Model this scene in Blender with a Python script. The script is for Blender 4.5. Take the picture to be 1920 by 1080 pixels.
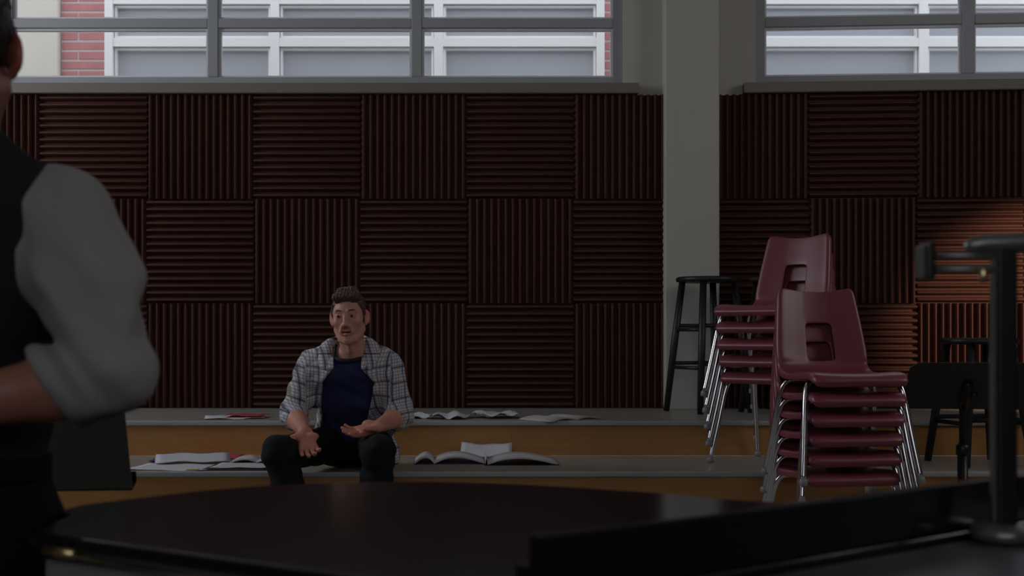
import bpy, bmesh, math, random
import numpy as np
from mathutils import Vector, Matrix
random.seed(7)
for o in list(bpy.data.objects): bpy.data.objects.remove(o)
scene = bpy.context.scene
COL = scene.collection
R = math.radians

# ------------------------------------------------------------------ camera
F = 2407.0                       # focal length in pixels of the 1920 px frame
CAMZ = 1.25
cam = bpy.data.cameras.new('camera'); camo = bpy.data.objects.new('camera', cam); COL.objects.link(camo)
camo.location = (0, 0, CAMZ); camo.rotation_euler = (R(90), 0, 0)
cam.sensor_width = 36.0; cam.lens = F / 1920 * 36
cam.shift_y = 85 / 1920.0        # the horizon lies at y = 625
cam.clip_start = 0.05; cam.clip_end = 200
cam.dof.use_dof = True; cam.dof.focus_distance = 5.7; cam.dof.aperture_fstop = 4.5
scene.camera = camo
# ------------------------------------------------------------------ world and light
w = bpy.data.worlds.new('world'); scene.world = w; w.use_nodes = True
bg = w.node_tree.nodes['Background']
bg.inputs['Color'].default_value = (0.90, 0.93, 1.0, 1); bg.inputs['Strength'].default_value = 1.75
vs = scene.view_settings
scene.display_settings.display_device = 'sRGB'
vs.view_transform = 'Standard'; vs.look = 'None'; vs.gamma = 1; vs.exposure = 0.0; vs.use_curve_mapping = False
def area(name, loc, target, sx, sy, watts, col, portal=False):
    l = bpy.data.lights.new(name, 'AREA'); l.shape = 'RECTANGLE'; l.size = sx; l.size_y = sy
    l.energy = watts; l.color = col
    if portal: l.cycles.is_portal = True
    o = bpy.data.objects.new(name, l); COL.objects.link(o); o.location = loc
    o.rotation_euler = (Vector(target) - Vector(loc)).to_track_quat('-Z', 'Z').to_euler()
    return o
# added fill lamps, out of view at the side and rear walls
area('side_fill', (-4.92, 5.5, 3.2), (0, 5.9, 1.2), 3.2, 1.5, 62, (0.90, 0.95, 1.0))
area('rear_fill', (-0.6, -2.4, 3.0), (0, 5, 1.0), 4.0, 1.4, 1.5, (1.0, 0.95, 0.9))
area('right_fill', (4.92, 3.5, 3.3), (0.5, 5.9, 1.0), 2.2, 1.0, 19, (1.0, 0.95, 0.9))
area('window_portal_a', (-1.6, 7.66, 3.4), (-1.6, 0, 3.4), 4.4, 1.4, 1, (1, 1, 1), True)
area('window_portal_b', (3.0, 7.53, 3.4), (3.0, 0, 3.4), 3.2, 1.4, 1, (1, 1, 1), True)
# spot lamp without a fixture, set up for the warm patch at right
sp = bpy.data.lights.new('warm_patch', 'SPOT'); sp.energy = 330; sp.color = (1.0, 0.72, 0.5)
sp.spot_size = R(34); sp.spot_blend = 0.45; sp.shadow_soft_size = 0.03
spo = bpy.data.objects.new('warm_patch', sp); COL.objects.link(spo); spo.location = (4.3, 5.2, 1.9)
spo.rotation_euler = (Vector((3.15, 7.3, 1.35)) - Vector((4.3, 5.2, 1.9))).to_track_quat('-Z', 'Z').to_euler()

# ------------------------------------------------------------------ materials
def mat(name, col, rough=0.6, metal=0.0, var=0.0, scale=30.0, bump=0.0, spec=0.5, coat=0.0, stretch=None):
    m = bpy.data.materials.new(name); m.use_nodes = True
    nt = m.node_tree; b = nt.nodes['Principled BSDF']
    b.inputs['Base Color'].default_value = (*col, 1); b.inputs['Roughness'].default_value = rough
    b.inputs['Metallic'].default_value = metal; b.inputs['Specular IOR Level'].default_value = spec
    b.inputs['Coat Weight'].default_value = coat; b.inputs['Coat Roughness'].default_value = 0.05
    if var or bump:
        tc = nt.nodes.new('ShaderNodeTexCoord'); mp = nt.nodes.new('ShaderNodeMapping')
        nt.links.new(tc.outputs['Object'], mp.inputs['Vector'])
        if stretch: mp.inputs['Scale'].default_value = stretch
        n = nt.nodes.new('ShaderNodeTexNoise'); n.inputs['Scale'].default_value = scale; n.inputs['Detail'].default_value = 5
        nt.links.new(mp.outputs['Vector'], n.inputs['Vector'])
        if var:
            mx = nt.nodes.new('ShaderNodeMixRGB')
            mx.inputs[1].default_value = (*[max(0, c * (1 - var)) for c in col], 1)
            mx.inputs[2].default_value = (*[min(1, c * (1 + var)) for c in col], 1)
            nt.links.new(n.outputs['Fac'], mx.inputs[0]); nt.links.new(mx.outputs[0], b.inputs['Base Color'])
        if bump:
            bp = nt.nodes.new('ShaderNodeBump'); bp.inputs['Strength'].default_value = bump; bp.inputs['Distance'].default_value = 0.01
            nt.links.new(n.outputs['Fac'], bp.inputs['Height']); nt.links.new(bp.outputs['Normal'], b.inputs['Normal'])
    return m
M = {}
M['paint'] = mat('wall_paint', (0.47, 0.455, 0.415), 0.7, var=0.04, scale=3, bump=0.03)
M['panelpaint'] = mat('dark_wall_covering', (0.15, 0.11, 0.09), 0.8, var=0.06, scale=6)
M['ceiling'] = mat('ceiling_paint', (0.5, 0.48, 0.46), 0.8, var=0.03)
M['foam'] = mat('acoustic_foam', (0.078, 0.027, 0.018), 0.75, var=0.18, scale=60, bump=0.05, spec=0.3)
M['frame'] = mat('window_metal', (0.33, 0.34, 0.36), 0.45, var=0.03, scale=12)
M['sill'] = mat('sill_stone', (0.19, 0.165, 0.135), 0.6, var=0.06, scale=20)
M['tread'] = mat('tread_vinyl', (0.30, 0.285, 0.255), 0.33, var=0.10, scale=8, bump=0.01)
M['nosing'] = mat('nosing_strip', (0.36, 0.35, 0.34), 0.42, var=0.05, scale=30)
M['oak'] = mat('oak_veneer', (0.42, 0.20, 0.060), 0.5, var=0.22, scale=5, bump=0.02, stretch=(1.5, 1, 9))
M['maroon'] = mat('maroon_plastic', (0.20, 0.042, 0.058), 0.36, var=0.05, scale=20, bump=0.012)
M['chrome'] = mat('chrome_tube', (0.68, 0.68, 0.70), 0.16, 1.0, var=0.04, scale=60)
M['glide'] = mat('glide_nylon', (0.25, 0.25, 0.26), 0.4, var=0.05)
M['blackwood'] = mat('black_painted_wood', (0.014, 0.013, 0.013), 0.45, var=0.2, scale=40)
M['lacquer'] = mat('black_lacquer', (0.007, 0.006, 0.007), 0.15, var=0.2, scale=4, bump=0.02, stretch=(3, 14, 1))
M['satin'] = mat('satin_lacquer_window_glare', (0.065, 0.065, 0.080), 0.42, var=0.25, scale=5, bump=0.03, stretch=(3, 14, 1))  # base lifted to blue grey to imitate window glare on black lacquer
M['bead'] = mat('pale_glazing_bead', (0.72, 0.72, 0.74), 0.5, var=0.03)
M['case'] = mat('piano_case_side', (0.20, 0.20, 0.205), 0.30, var=0.1, scale=6)  # black case greyed in its base colour to stand for a gloss reflection
M['brass'] = mat('brass', (0.72, 0.58, 0.30), 0.32, 1.0, var=0.06, scale=40)
M['iron'] = mat('dark_metal', (0.014, 0.015, 0.014), 0.36, 0.3, var=0.15, scale=40)
M['steelgrey'] = mat('brushed_grey_metal', (0.20, 0.21, 0.195), 0.34, 0.7, var=0.1, scale=40)
M['standgrey'] = mat('stand_desk_paint', (0.12, 0.13, 0.115), 0.5, var=0.08, scale=30)
M['blackdesk'] = mat('black_desk_paint', (0.040, 0.042, 0.038), 0.55, var=0.08, scale=30, spec=0.3)
M['stucco'] = mat('cream_stucco', (0.66, 0.61, 0.54), 0.85, var=0.05, scale=12, bump=0.08)
M['brick'] = mat('red_brick', (0.47, 0.20, 0.20), 0.8, var=0.22, scale=9, bump=0.1)
M['mortar'] = mat('mortar', (0.52, 0.44, 0.43), 0.9, var=0.08, scale=30)
M['outframe'] = mat('white_window_frame', (0.84, 0.83, 0.82), 0.5, var=0.02)
M['outpane'] = mat('shaded_pane', (0.40, 0.41, 0.45), 0.35, var=0.06, scale=2.5)
M['asphalt'] = mat('asphalt', (0.2, 0.2, 0.2), 0.9, var=0.15, scale=40)
M['carpet'] = mat('pit_floor', (0.12, 0.11, 0.10), 0.8, var=0.15, scale=60)
M['paper'] = mat('sheet_paper', (0.60, 0.60, 0.66), 0.7, var=0.05, scale=25)
M['paperw'] = mat('book_paper', (0.55, 0.52, 0.53), 0.7, var=0.05, scale=25)
M['red'] = mat('red_print', (0.42, 0.05, 0.06), 0.6, var=0.15, scale=30)
M['purple'] = mat('purple_cover', (0.11, 0.05, 0.22), 0.5, var=0.1, scale=30)
M['blackcover'] = mat('black_cover', (0.02, 0.02, 0.022), 0.5, var=0.1, scale=30)
M['yellow'] = mat('yellow_note', (0.65, 0.6, 0.2), 0.6, var=0.05)
M['denim'] = mat('dark_denim', (0.007, 0.008, 0.011), 0.8, var=0.35, scale=14, bump=0.15, spec=0.2)
M['black'] = mat('black_trousers', (0.004, 0.004, 0.005), 0.9, var=0.2, scale=40, spec=0.15)
M['vest'] = mat('charcoal_vest', (0.018, 0.016, 0.020), 0.8, var=0.2, scale=50, spec=0.1)
M['shirt'] = mat('pale_shirt', (0.26, 0.245, 0.24), 0.8, var=0.06, scale=40, bump=0.06)
M['navy'] = mat('navy_cotton', (0.012, 0.018, 0.085), 0.8, var=0.15, scale=14, bump=0.06)
M['navyband'] = mat('navy_neckband', (0.006, 0.007, 0.016), 0.8, var=0.1)
M['hair'] = mat('brown_hair', (0.060, 0.032, 0.016), 0.5, var=0.6, scale=70, bump=0.5, stretch=(1, .35, 1))
M['hairdark'] = mat('dark_hair', (0.022, 0.013, 0.009), 0.5, var=0.6, scale=70, bump=0.5, stretch=(1, .35, .5), spec=0.12)
M['eyewhite'] = mat('eye_white', (0.36, 0.31, 0.29), 0.3, var=0.03)
M['iris'] = mat('brown_iris', (0.03, 0.015, 0.008), 0.2, var=0.1)
M['shoe'] = mat('dark_shoe', (0.02, 0.018, 0.018), 0.5, var=0.1)
def skin_mat(name, col):
    m = mat(name, col, 0.5, var=0.0); nt = m.node_tree; b = nt.nodes['Principled BSDF']
    a = nt.nodes.new('ShaderNodeVertexColor'); a.layer_name = 'tone'
    n = nt.nodes.new('ShaderNodeTexNoise'); n.inputs['Scale'].default_value = 45; n.inputs['Detail'].default_value = 4
    mx = nt.nodes.new('ShaderNodeMixRGB'); mx.blend_type = 'MULTIPLY'; mx.inputs[0].default_value = 1
    mx2 = nt.nodes.new('ShaderNodeMixRGB'); mx2.inputs[1].default_value = (*[c * .88 for c in col], 1); mx2.inputs[2].default_value = (*[c * 1.12 for c in col], 1)
    nt.links.new(n.outputs['Fac'], mx2.inputs[0]); nt.links.new(mx2.outputs[0], mx.inputs[1]); nt.links.new(a.outputs['Color'], mx.inputs[2])
    nt.links.new(mx.outputs[0], b.inputs['Base Color'])
    b.inputs['Subsurface Weight'].default_value = 0.12; b.inputs['Subsurface Radius'].default_value = (0.012, 0.004, 0.002)
    b.inputs['Subsurface Scale'].default_value = 1.0
    return m
M['skin'] = skin_mat('skin', (0.52, 0.26, 0.19))
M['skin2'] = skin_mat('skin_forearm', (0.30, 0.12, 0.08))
def glass_mat():
    m = bpy.data.materials.new('window_glass'); m.use_nodes = True; nt = m.node_tree
    nt.nodes.remove(nt.nodes['Principled BSDF']); out = nt.nodes['Material Output']
    t = nt.nodes.new('ShaderNodeBsdfTransparent'); t.inputs[0].default_value = (0.95, 0.97, 0.98, 1)
    g = nt.nodes.new('ShaderNodeBsdfGlossy'); g.inputs['Roughness'].default_value = 0.02
    fr = nt.nodes.new('ShaderNodeFresnel'); fr.inputs[0].default_value = 1.3
    mx = nt.nodes.new('ShaderNodeMixShader'); nt.links.new(fr.outputs[0], mx.inputs[0])
    nt.links.new(t.outputs[0], mx.inputs[1]); nt.links.new(g.outputs[0], mx.inputs[2]); nt.links.new(mx.outputs[0], out.inputs[0])
    return m
M['glass'] = glass_mat()
def plaid_mat():
    m = mat('plaid_cotton', (0.55, 0.54, 0.58), 0.85); nt = m.node_tree; b = nt.nodes['Principled BSDF']
    uv = nt.nodes.new('ShaderNodeVertexColor'); uv.layer_name = 'weave'      # x = across, y = along the cloth (wrapped metres)
    at = nt.nodes.new('ShaderNodeAttribute'); at.attribute_name = 'cloth'
    sep = nt.nodes.new('ShaderNodeSeparateXYZ'); nt.links.new(at.outputs['Vector'], sep.inputs[0]); nt.nodes.remove(uv)
    def band(src, period, width, phase, soft=0.0):
        a = nt.nodes.new('ShaderNodeMath'); a.operation = 'ADD'; a.inputs[1].default_value = phase + 100 * period; nt.links.new(src, a.inputs[0])
        d = nt.nodes.new('ShaderNodeMath'); d.operation = 'MODULO'; d.inputs[1].default_value = period; nt.links.new(a.outputs[0], d.inputs[0])
        l = nt.nodes.new('ShaderNodeMath'); l.operation = 'LESS_THAN'; l.inputs[1].default_value = width; nt.links.new(d.outputs[0], l.inputs[0])
        return l.outputs[0]
    cur = None
    base = nt.nodes.new('ShaderNodeRGB'); base.outputs[0].default_value = (0.60, 0.59, 0.63, 1); cur = base.outputs[0]
    def lay(cur, fac, col, k):
        s = nt.nodes.new('ShaderNodeMath'); s.operation = 'MULTIPLY'; s.inputs[1].default_value = k; nt.links.new(fac, s.inputs[0])
        mx = nt.nodes.new('ShaderNodeMixRGB'); nt.links.new(s.outputs[0], mx.inputs[0]); nt.links.new(cur, mx.inputs[1]); mx.inputs[2].default_value = (*col, 1)
        return mx.outputs[0]
    X, Y = sep.outputs['X'], sep.outputs['Y']
    cur = lay(cur, band(X, 0.0135, 0.0055, 0.0), (0.16, 0.15, 0.20), 0.55)
    cur = lay(cur, band(Y, 0.0135, 0.0055, 0.0), (0.16, 0.15, 0.20), 0.55)
    cur = lay(cur, band(X, 0.068, 0.007, 0.02), (0.030, 0.032, 0.08), 0.85)
    cur = lay(cur, band(Y, 0.068, 0.007, 0.03), (0.025, 0.025, 0.06), 0.80)
    cur = lay(cur, band(X, 0.068, 0.006, 0.054), (0.25, 0.20, 0.12), 0.6)
    nt.links.new(cur, b.inputs['Base Color'])
    n = nt.nodes.new('ShaderNodeTexNoise'); n.inputs['Scale'].default_value = 22; bp = nt.nodes.new('ShaderNodeBump'); bp.inputs['Strength'].default_value = 0.3; bp.inputs['Distance'].default_value = 0.02
    nt.links.new(n.outputs['Fac'], bp.inputs['Height']); nt.links.new(bp.outputs['Normal'], b.inputs['Normal'])
    return m
M['plaid'] = plaid_mat()
def print_mat():
    # sheet music / printed page: flat print of grey staves on paper
    m = mat('printed_page', (0.60, 0.59, 0.64), 0.7); nt = m.node_tree; b = nt.nodes['Principled BSDF']
    tc = nt.nodes.new('ShaderNodeTexCoord'); sx = nt.nodes.new('ShaderNodeSeparateXYZ'); nt.links.new(tc.outputs['Generated'], sx.inputs[0])
    k = nt.nodes.new('ShaderNodeMath'); k.operation = 'MULTIPLY'; k.inputs[1].default_value = 11; nt.links.new(sx.outputs['Y'], k.inputs[0])
    fr = nt.nodes.new('ShaderNodeMath'); fr.operation = 'FRACT'; nt.links.new(k.outputs[0], fr.inputs[0])
    lt = nt.nodes.new('ShaderNodeMath'); lt.operation = 'LESS_THAN'; lt.inputs[1].default_value = 0.4; nt.links.new(fr.outputs[0], lt.inputs[0])
    mx = nt.nodes.new('ShaderNodeMixRGB'); mx.inputs[1].default_value = (0.62, 0.61, 0.66, 1); mx.inputs[2].default_value = (0.42, 0.40, 0.44, 1)
    nt.links.new(lt.outputs[0], mx.inputs[0]); nt.links.new(mx.outputs[0], b.inputs['Base Color'])
    return m
M['print'] = print_mat()

# ------------------------------------------------------------------ helpers
def link(o, parent=None):
    COL.objects.link(o)
    if parent is not None: o.parent = parent
    return o
def obj(name, bm, m, parent=None, smooth=False, loc=None, rot=None):
    me = bpy.data.meshes.new(name)
    if isinstance(bm, bmesh.types.BMesh):
        bmesh.ops.recalc_face_normals(bm, faces=bm.faces[:]); bm.to_mesh(me); bm.free()
    else:
        me.from_pydata(bm[0], [], bm[1]); me.update()
    if smooth:
        for p in me.polygons: p.use_smooth = True
    o = bpy.data.objects.new(name, me)
    if m: me.materials.append(M[m] if isinstance(m, str) else m)
    link(o, parent)
    if loc: o.location = loc
    if rot: o.rotation_euler = rot
    return o
def empty(name, loc=(0, 0, 0), rz=0.0):
    o = bpy.data.objects.new(name, None); o.empty_display_size = 0.1; o.location = loc; o.rotation_euler = (0, 0, rz)
    return link(o)
def tag(o, label, cat=None, group=None, kind=None):
    o['label'] = label
    if cat: o['category'] = cat
    if group: o['group'] = group
    if kind: o['kind'] = kind
    return o
def box(x0, x1, y0, y1, z0, z1, bev=0.0, bm=None, seg=1):
    b2 = bmesh.new() if (bev or bm is None) else bm
    v = [b2.verts.new(p) for p in ((x0, y0, z0), (x1, y0, z0), (x1, y1, z0), (x0, y1, z0), (x0, y0, z1), (x1, y0, z1), (x1, y1, z1), (x0, y1, z1))]
    for f in ((0, 3, 2, 1), (4, 5, 6, 7), (0, 1, 5, 4), (1, 2, 6, 5), (2, 3, 7, 6), (3, 0, 4, 7)): b2.faces.new([v[i] for i in f])
    if bev: bmesh.ops.bevel(b2, geom=b2.edges[:], offset=bev, segments=seg, profile=0.6, affect='EDGES')
    if bev and bm is not None:
        me = bpy.data.meshes.new('t'); b2.to_mesh(me); b2.free(); bm.from_mesh(me); bpy.data.meshes.remove(me); return bm
    return b2
def tube(pts, r, n=10, bm=None, cap=True):
    bm = bm or bmesh.new(); P = [Vector(p) for p in pts]; rs = r if isinstance(r, (list, tuple)) else [r] * len(P)
    up = None; rings = []
    for i, p in enumerate(P):
        t = (P[min(i + 1, len(P) - 1)] - P[max(i - 1, 0)]).normalized()
        if up is None: up = t.orthogonal().normalized()
        up = (up - t * up.dot(t)).normalized(); s = t.cross(up)
        rings.append([bm.verts.new(p + (up * math.cos(2 * math.pi * k / n) + s * math.sin(2 * math.pi * k / n)) * rs[i]) for k in range(n)])
    for a, b in zip(rings, rings[1:]):
        for k in range(n): bm.faces.new((a[k], a[(k + 1) % n], b[(k + 1) % n], b[k]))
    if cap: bm.faces.new(rings[0][::-1]); bm.faces.new(rings[-1])
    return bm
def lathe(prof, n=32, bm=None, c=(0, 0, 0)):
    bm = bm or bmesh.new(); rings = []
    for (r, z) in prof:
        rings.append([bm.verts.new((c[0] + r * math.cos(2 * math.pi * k / n), c[1] + r * math.sin(2 * math.pi * k / n), c[2] + z)) for k in range(n)])
    for a, b in zip(rings, rings[1:]):
        for k in range(n): bm.faces.new((a[k], a[(k + 1) % n], b[(k + 1) % n], b[k]))
    bm.faces.new(rings[0][::-1]); bm.faces.new(rings[-1]); return bm
def bez(pts, n=8):
    # Catmull-Rom through points
    P = [Vector(p) for p in pts]; out = []
    for i in range(len(P) - 1):
        p0 = P[max(i - 1, 0)]; p1 = P[i]; p2 = P[i + 1]; p3 = P[min(i + 2, len(P) - 1)]
        for k in range(n):
            t = k / n; out.append(0.5 * ((2 * p1) + (p2 - p0) * t + (2 * p0 - 5 * p1 + 4 * p2 - p3) * t * t + (3 * p1 - p0 - 3 * p2 + p3) * t ** 3))
    out.append(P[-1]); return out
def prism(poly, z0, z1, bev=0.0, seg=2):
    bm = bmesh.new(); lo = [bm.verts.new((p[0], p[1], z0)) for p in poly]; hi = [bm.verts.new((p[0], p[1], z1)) for p in poly]
    n = len(poly); bm.faces.new(lo[::-1]); top = bm.faces.new(hi)
    for i in range(n): bm.faces.new((lo[i], lo[(i + 1) % n], hi[(i + 1) % n], hi[i]))
    if bev:
        ed = [e for e in bm.edges if abs(e.verts[0].co.z - e.verts[1].co.z) < 1e-6]
        bmesh.ops.bevel(bm, geom=ed, offset=bev, segments=seg, profile=0.5, affect='EDGES')
    return bm
def copy_tree(o, parent=None):
    c = o.copy(); COL.objects.link(c)
    if parent is not None: c.parent = parent
    for ch in list(o.children): copy_tree(ch, c)
    return c
def at(px, py, d):
    """a point of the room seen at pixel (px, py) at distance d"""
    return Vector(((px - 960) * d / F, d, CAMZ + (625 - py) * d / F))

# ------------------------------------------------------------------ the room
Z3, Z2, Z1 = 0.815, 0.643, 0.28          # heights of the tiers
YW, Y3, Y2, Y1 = 7.5, 6.363, 5.63, 3.95   # wall, tier edges
XL, XR, YB, ZC = -5.0, 5.0, -2.6, 4.3
tag(obj('floor', box(XL, XR, YB, Y1, -0.1, 0.0), 'carpet'), 'dark floor of the pit in front of the tiers', 'floor', kind='structure')
tag(obj('ceiling', box(XL - .2, XR + .2, YB - .2, YW + .3, ZC, ZC + 0.15), 'ceiling'), 'plain pale ceiling above the room', 'ceiling', kind='structure')
def tier(x0, x1, y0, y1, z0, z1, label):
    e = empty('floor_tier', ((x0 + x1) / 2, y0, z0)); tag(e, label, 'floor tier', kind='structure')
    cx = (x0 + x1) / 2
    obj('tread', box(x0 - cx, x1 - cx, 0.034, y1 - y0, z1 - z0 - 0.025, z1 - z0), 'tread', e)
    obj('nosing', box(x0 - cx, x1 - cx, -0.018, 0.034, z1 - z0 - 0.022, z1 - z0 + 0.0015, 0.006, seg=2), 'nosing', e)
    n = 4; L = (x1 - x0) / n
    for k in range(n):
        obj('riser_board', box(x0 - cx + k * L, x0 - cx + (k + 1) * L, 0.0, 0.02, 0, z1 - z0 - 0.0222, 0.0008), 'oak', e)
    return e
tier(XL, XR, Y1, Y2, 0.0, Z1, 'lowest carpeted tier with oak front hidden behind the piano')
tier(XL, XR, Y2, Y3, Z1, Z2, 'grey tier with oak front on which the young man sits')
tier(XL, XR, Y3, YW, Z2, Z3, 'upper grey tier with oak front running along the panelled wall')
# side walls and rear wall with openings added for the fill lamps
def wall_with_hole(name, label, axis, pos, a0, a1, z0, z1, h, th):
    # wall in plane axis=pos, spanning a0..a1, with a hole h=(ha0,ha1,hz0,hz1)
    bm = bmesh.new()
    segs = [(a0, h[0], z0, z1), (h[1], a1, z0, z1), (h[0], h[1], z0, h[2]), (h[0], h[1], h[3], z1)]
    for s in segs:
        p0, p1 = (pos, pos + th) if th > 0 else (pos + th, pos)
        if axis == 'x': box(p0, p1, s[0], s[1], s[2], s[3], bm=bm)
        else: box(s[0], s[1], p0, p1, s[2], s[3], bm=bm)
    return tag(obj(name, bm, 'panelpaint'), label, 'wall', kind='structure')
wall_with_hole('wall_left', 'brown covered side wall with a high opening added for fill light', 'x', XL, YB, YW + .2, 0, ZC, (3.8, 7.2, 2.4, 4.0), -0.2)
wall_with_hole('wall_right', 'brown covered side wall on the right with a high opening added for fill light', 'x', XR, YB, YW + .2, 0, ZC, (2.3, 4.7, 2.7, 3.9), 0.2)
wall_with_hole('wall_front', 'brown covered wall behind the viewer with a high opening added for fill light', 'y', YB, XL - .2, XR + .2, 0, ZC, (-2.7, 1.5, 2.2, 3.8), -0.2)

# back wall, left section (front face at local y = 0) and right section turned a little inwards
def back_wall(name, label, origin, rz, x0, x1, wx0, wx1, mull, panels, zt=2.636, sill_x=None, n=1, pscale=1.0):
    e = empty(name, origin, rz); tag(e, label, 'wall', kind='structure')
    z0 = -origin[2]
    wz0, wz1 = 2.70, 4.05
    bm = bmesh.new()
    for s in ((x0, x1, 0, wz0 - 0.06), (x0, wx0, wz0 - 0.06, ZC), (wx1, x1, wz0 - 0.06, ZC), (wx0, wx1, wz1, ZC), (wx0, wx1, wz0 - 0.06, wz0)):
        box(s[0], s[1], 0, 0.22, s[2], s[3], bm=bm)
    obj('plaster', bm, 'paint', e)
    # panels: joined to the wall, each its own piece
    for (u, row, kind, crop) in panels:
        o = bpy.data.objects.new('acoustic_panel', panel_mesh(kind, crop)); link(o, e)
        o.scale = (pscale, 1, 1); o.location = (u, -0.001, Z3 + 0.0015 + row * 0.607)
    # window
    we = empty('window_%d' % n, origin, rz); tag(we, 'wide grey metal window %s' % ('over the panels behind the seated man' if n == 1 else 'over the panels behind the stacked chairs'), 'window', kind='structure')
    FY0, FY1 = 0.055, 0.115
    rail = (3.047, 3.103)
    obj('window_frame', frame_bm(wx0, wx1, wz0, wz1, 0.058, FY0, FY1), 'frame', we)
    xs = [wx0 + 0.058] + [v for m in mull for v in m] + [wx1 - 0.058]
    for m in mull: obj('mullion', box(m[0], m[1], FY0 - 0.004, FY1, wz0 + .058, wz1 - .058, 0.004), 'frame', we)
    for i in range(0, len(xs), 2):
        obj('rail', box(xs[i], xs[i + 1], FY0 - 0.002, FY1, rail[0], rail[1], 0.004), 'frame', we)
        for (a, b) in ((wz0 + .058, rail[0]), (rail[1], wz1 - .058)):
            obj('glazing_bead', frame_bm(xs[i], xs[i + 1], a, b, 0.012, FY0 + 0.018, FY1 - .004), 'bead', we)
            obj('pane', box(xs[i] + .010, xs[i + 1] - .010, FY0 + 0.036, FY0 + 0.040, a + .010, b - .010), 'glass', we)
    obj('window_sill', box(sill_x[0], sill_x[1], -0.075, 0.055, wz0 - 0.06, wz0, 0.005), 'sill', we)
    return e
def frame_bm(x0, x1, z0, z1, t, y0, y1):
    bm = bmesh.new()
    box(x0, x0 + t, y0, y1, z0, z1, bm=bm); box(x1 - t, x1, y0, y1, z0, z1, bm=bm)
    box(x0 + t, x1 - t, y0, y1, z0, z0 + t, bm=bm); box(x0 + t, x1 - t, y0, y1, z1 - t, z1, bm=bm)
    return bm
PM = {}
def panel_mesh(kind, crop=0.0, W=0.6195, H=0.6065, ribs=15):
    """ribbed foam tile, its lower left corner at the origin, ribs towards -y; crop shortens its width"""
    key = (kind, crop)
    if key in PM: return PM[key]
    Wc = crop if crop else W
    bm = bmesh.new()
    prof = []
    n = ribs; L = W if kind == 'V' else H
    p = L / n
    for k in range(n):
        a = k * p
        for (t, d) in ((0.00, 0.014), (0.12, 0.015), (0.34, 0.047), (0.44, 0.0535), (0.56, 0.0535), (0.66, 0.047), (0.88, 0.015)):
            prof.append((a + t * p, d))
    prof.append((L, 0.014))
    if kind == 'V': prof = [q for q in prof if q[0] <= Wc + 1e-6]
    A = []
    for (a, d) in prof:
        if kind == 'V': row = [(a, 0.0, 0.0), (a, -d * .90, 0.0), (a, -d, 0.008), (a, -d, H - 0.008), (a, -d * .90, H), (a, 0.0, H)]
        else: row = [(0.0, 0.0, a), (0.0, -d * .90, a), (0.008, -d, a), (Wc - 0.008, -d, a), (Wc, -d * .90, a), (Wc, 0.0, a)]
        A.append([bm.verts.new(q) for q in row])
    for r0, r1 in zip(A, A[1:]):
        for i in range(5): bm.faces.new((r0[i], r0[i + 1], r1[i + 1], r1[i]))
    for r in (A[0], A[-1]): bm.faces.new(r)
    bmesh.ops.recalc_face_normals(bm, faces=bm.faces[:])
    me = bpy.data.meshes.new('acoustic_panel_' + kind); bm.to_mesh(me); bm.free()
    for q in me.polygons: q.use_smooth = True
    try: me.set_sharp_from_angle(angle=R(50))
    except Exception: pass
    me.materials.append(M['foam']); PM[key] = me; return me
PL = []
for c in range(8):
    u = 0.358 - 0.62 * (c - 1) - 0.62 if c else 0.358
    for row in range(3):
        # the top row is V at column 0, H at column 1, ...
        v = (c + (2 - row)) % 2 == 0
        PL.append((u, row, 'V' if v else 'H', 0.530 if c == 0 else 0.0))
back_wall('wall_back', 'back wall with brown ribbed acoustic panels in a checkerboard', (0, YW, 0), 0, XL, 1.0, -3.0, 0.652,
          [(-1.792, -1.729), (-0.592, -0.530)], PL, sill_x=(-3.1, 0.735), n=1)
PR = []
for c, (u, cw) in enumerate(((-0.09, 0.0), (0.523, 0.0), (1.135, 0.0), (1.748, 0.0), (2.361, 0.0))):
    for row in range(3):
        v = (c + (2 - row)) % 2 == 0
        PR.append((u, row, 'V' if v else 'H', 0.0))
back_wall('wall_back_turned', 'back wall section turned inwards beyond the column, with brown ribbed panels', (1.2, YW, 0), R(-4.0), -0.15, 4.1, 0.222, 3.6,
          [(1.415, 1.485), (2.61, 2.68)], PR, sill_x=(0.145, 3.7), n=2, pscale=0.9885)
tag(obj('wall_column', box(0.878, 1.190, 7.36, 7.62, Z3 + .001, ZC, 0.006), 'paint'), 'pale grey green square column between the two window walls', 'column', kind='structure')
tag(obj('baseboard_column', box(0.872, 1.196, 7.352, 7.36, Z3 + .001, Z3 + 0.085, 0.002), 'paint'), 'low painted baseboard at the foot of the column', 'baseboard', kind='structure')

# ------------------------------------------------------------------ building outside
YE = 10.0
def ex(px): return (px - 960) * YE / F
tag(obj('ground_outside', box(-9, 9, 7.9, 14, -0.12, -0.02), 'asphalt'), 'asphalt ground of the yard outside the windows', 'ground', kind='structure')
bld = empty('neighbouring_building', (0, YE, 0)); tag(bld, 'brick and stucco building with white framed windows outside', 'building')
bx0, bx1 = ex(115), ex(198)
bx2 = ex(1133); bx3 = bx2 + 0.86
bmw = bmesh.new()
for (a, b, z0, z1) in ((bx0, bx1, 0, 5.2), (bx2, bx3, 0, 5.2), (bx1, bx2, 0, 2.5), (bx1, bx2, 4.75, 5.2), (bx3, 7.0, 0, 2.5), (bx3, 7.0, 4.75, 5.2)):
    box(a, b, -0.0035, 0.3, z0, z1, bm=bmw)
obj('mortar_wall', bmw, 'mortar', bld)
obj('stucco_wall', box(-7.5, bx0 - 0.004, -0.05, 0.3, 0, 5.2, 0.01), 'stucco', bld)
BR = {}
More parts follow.
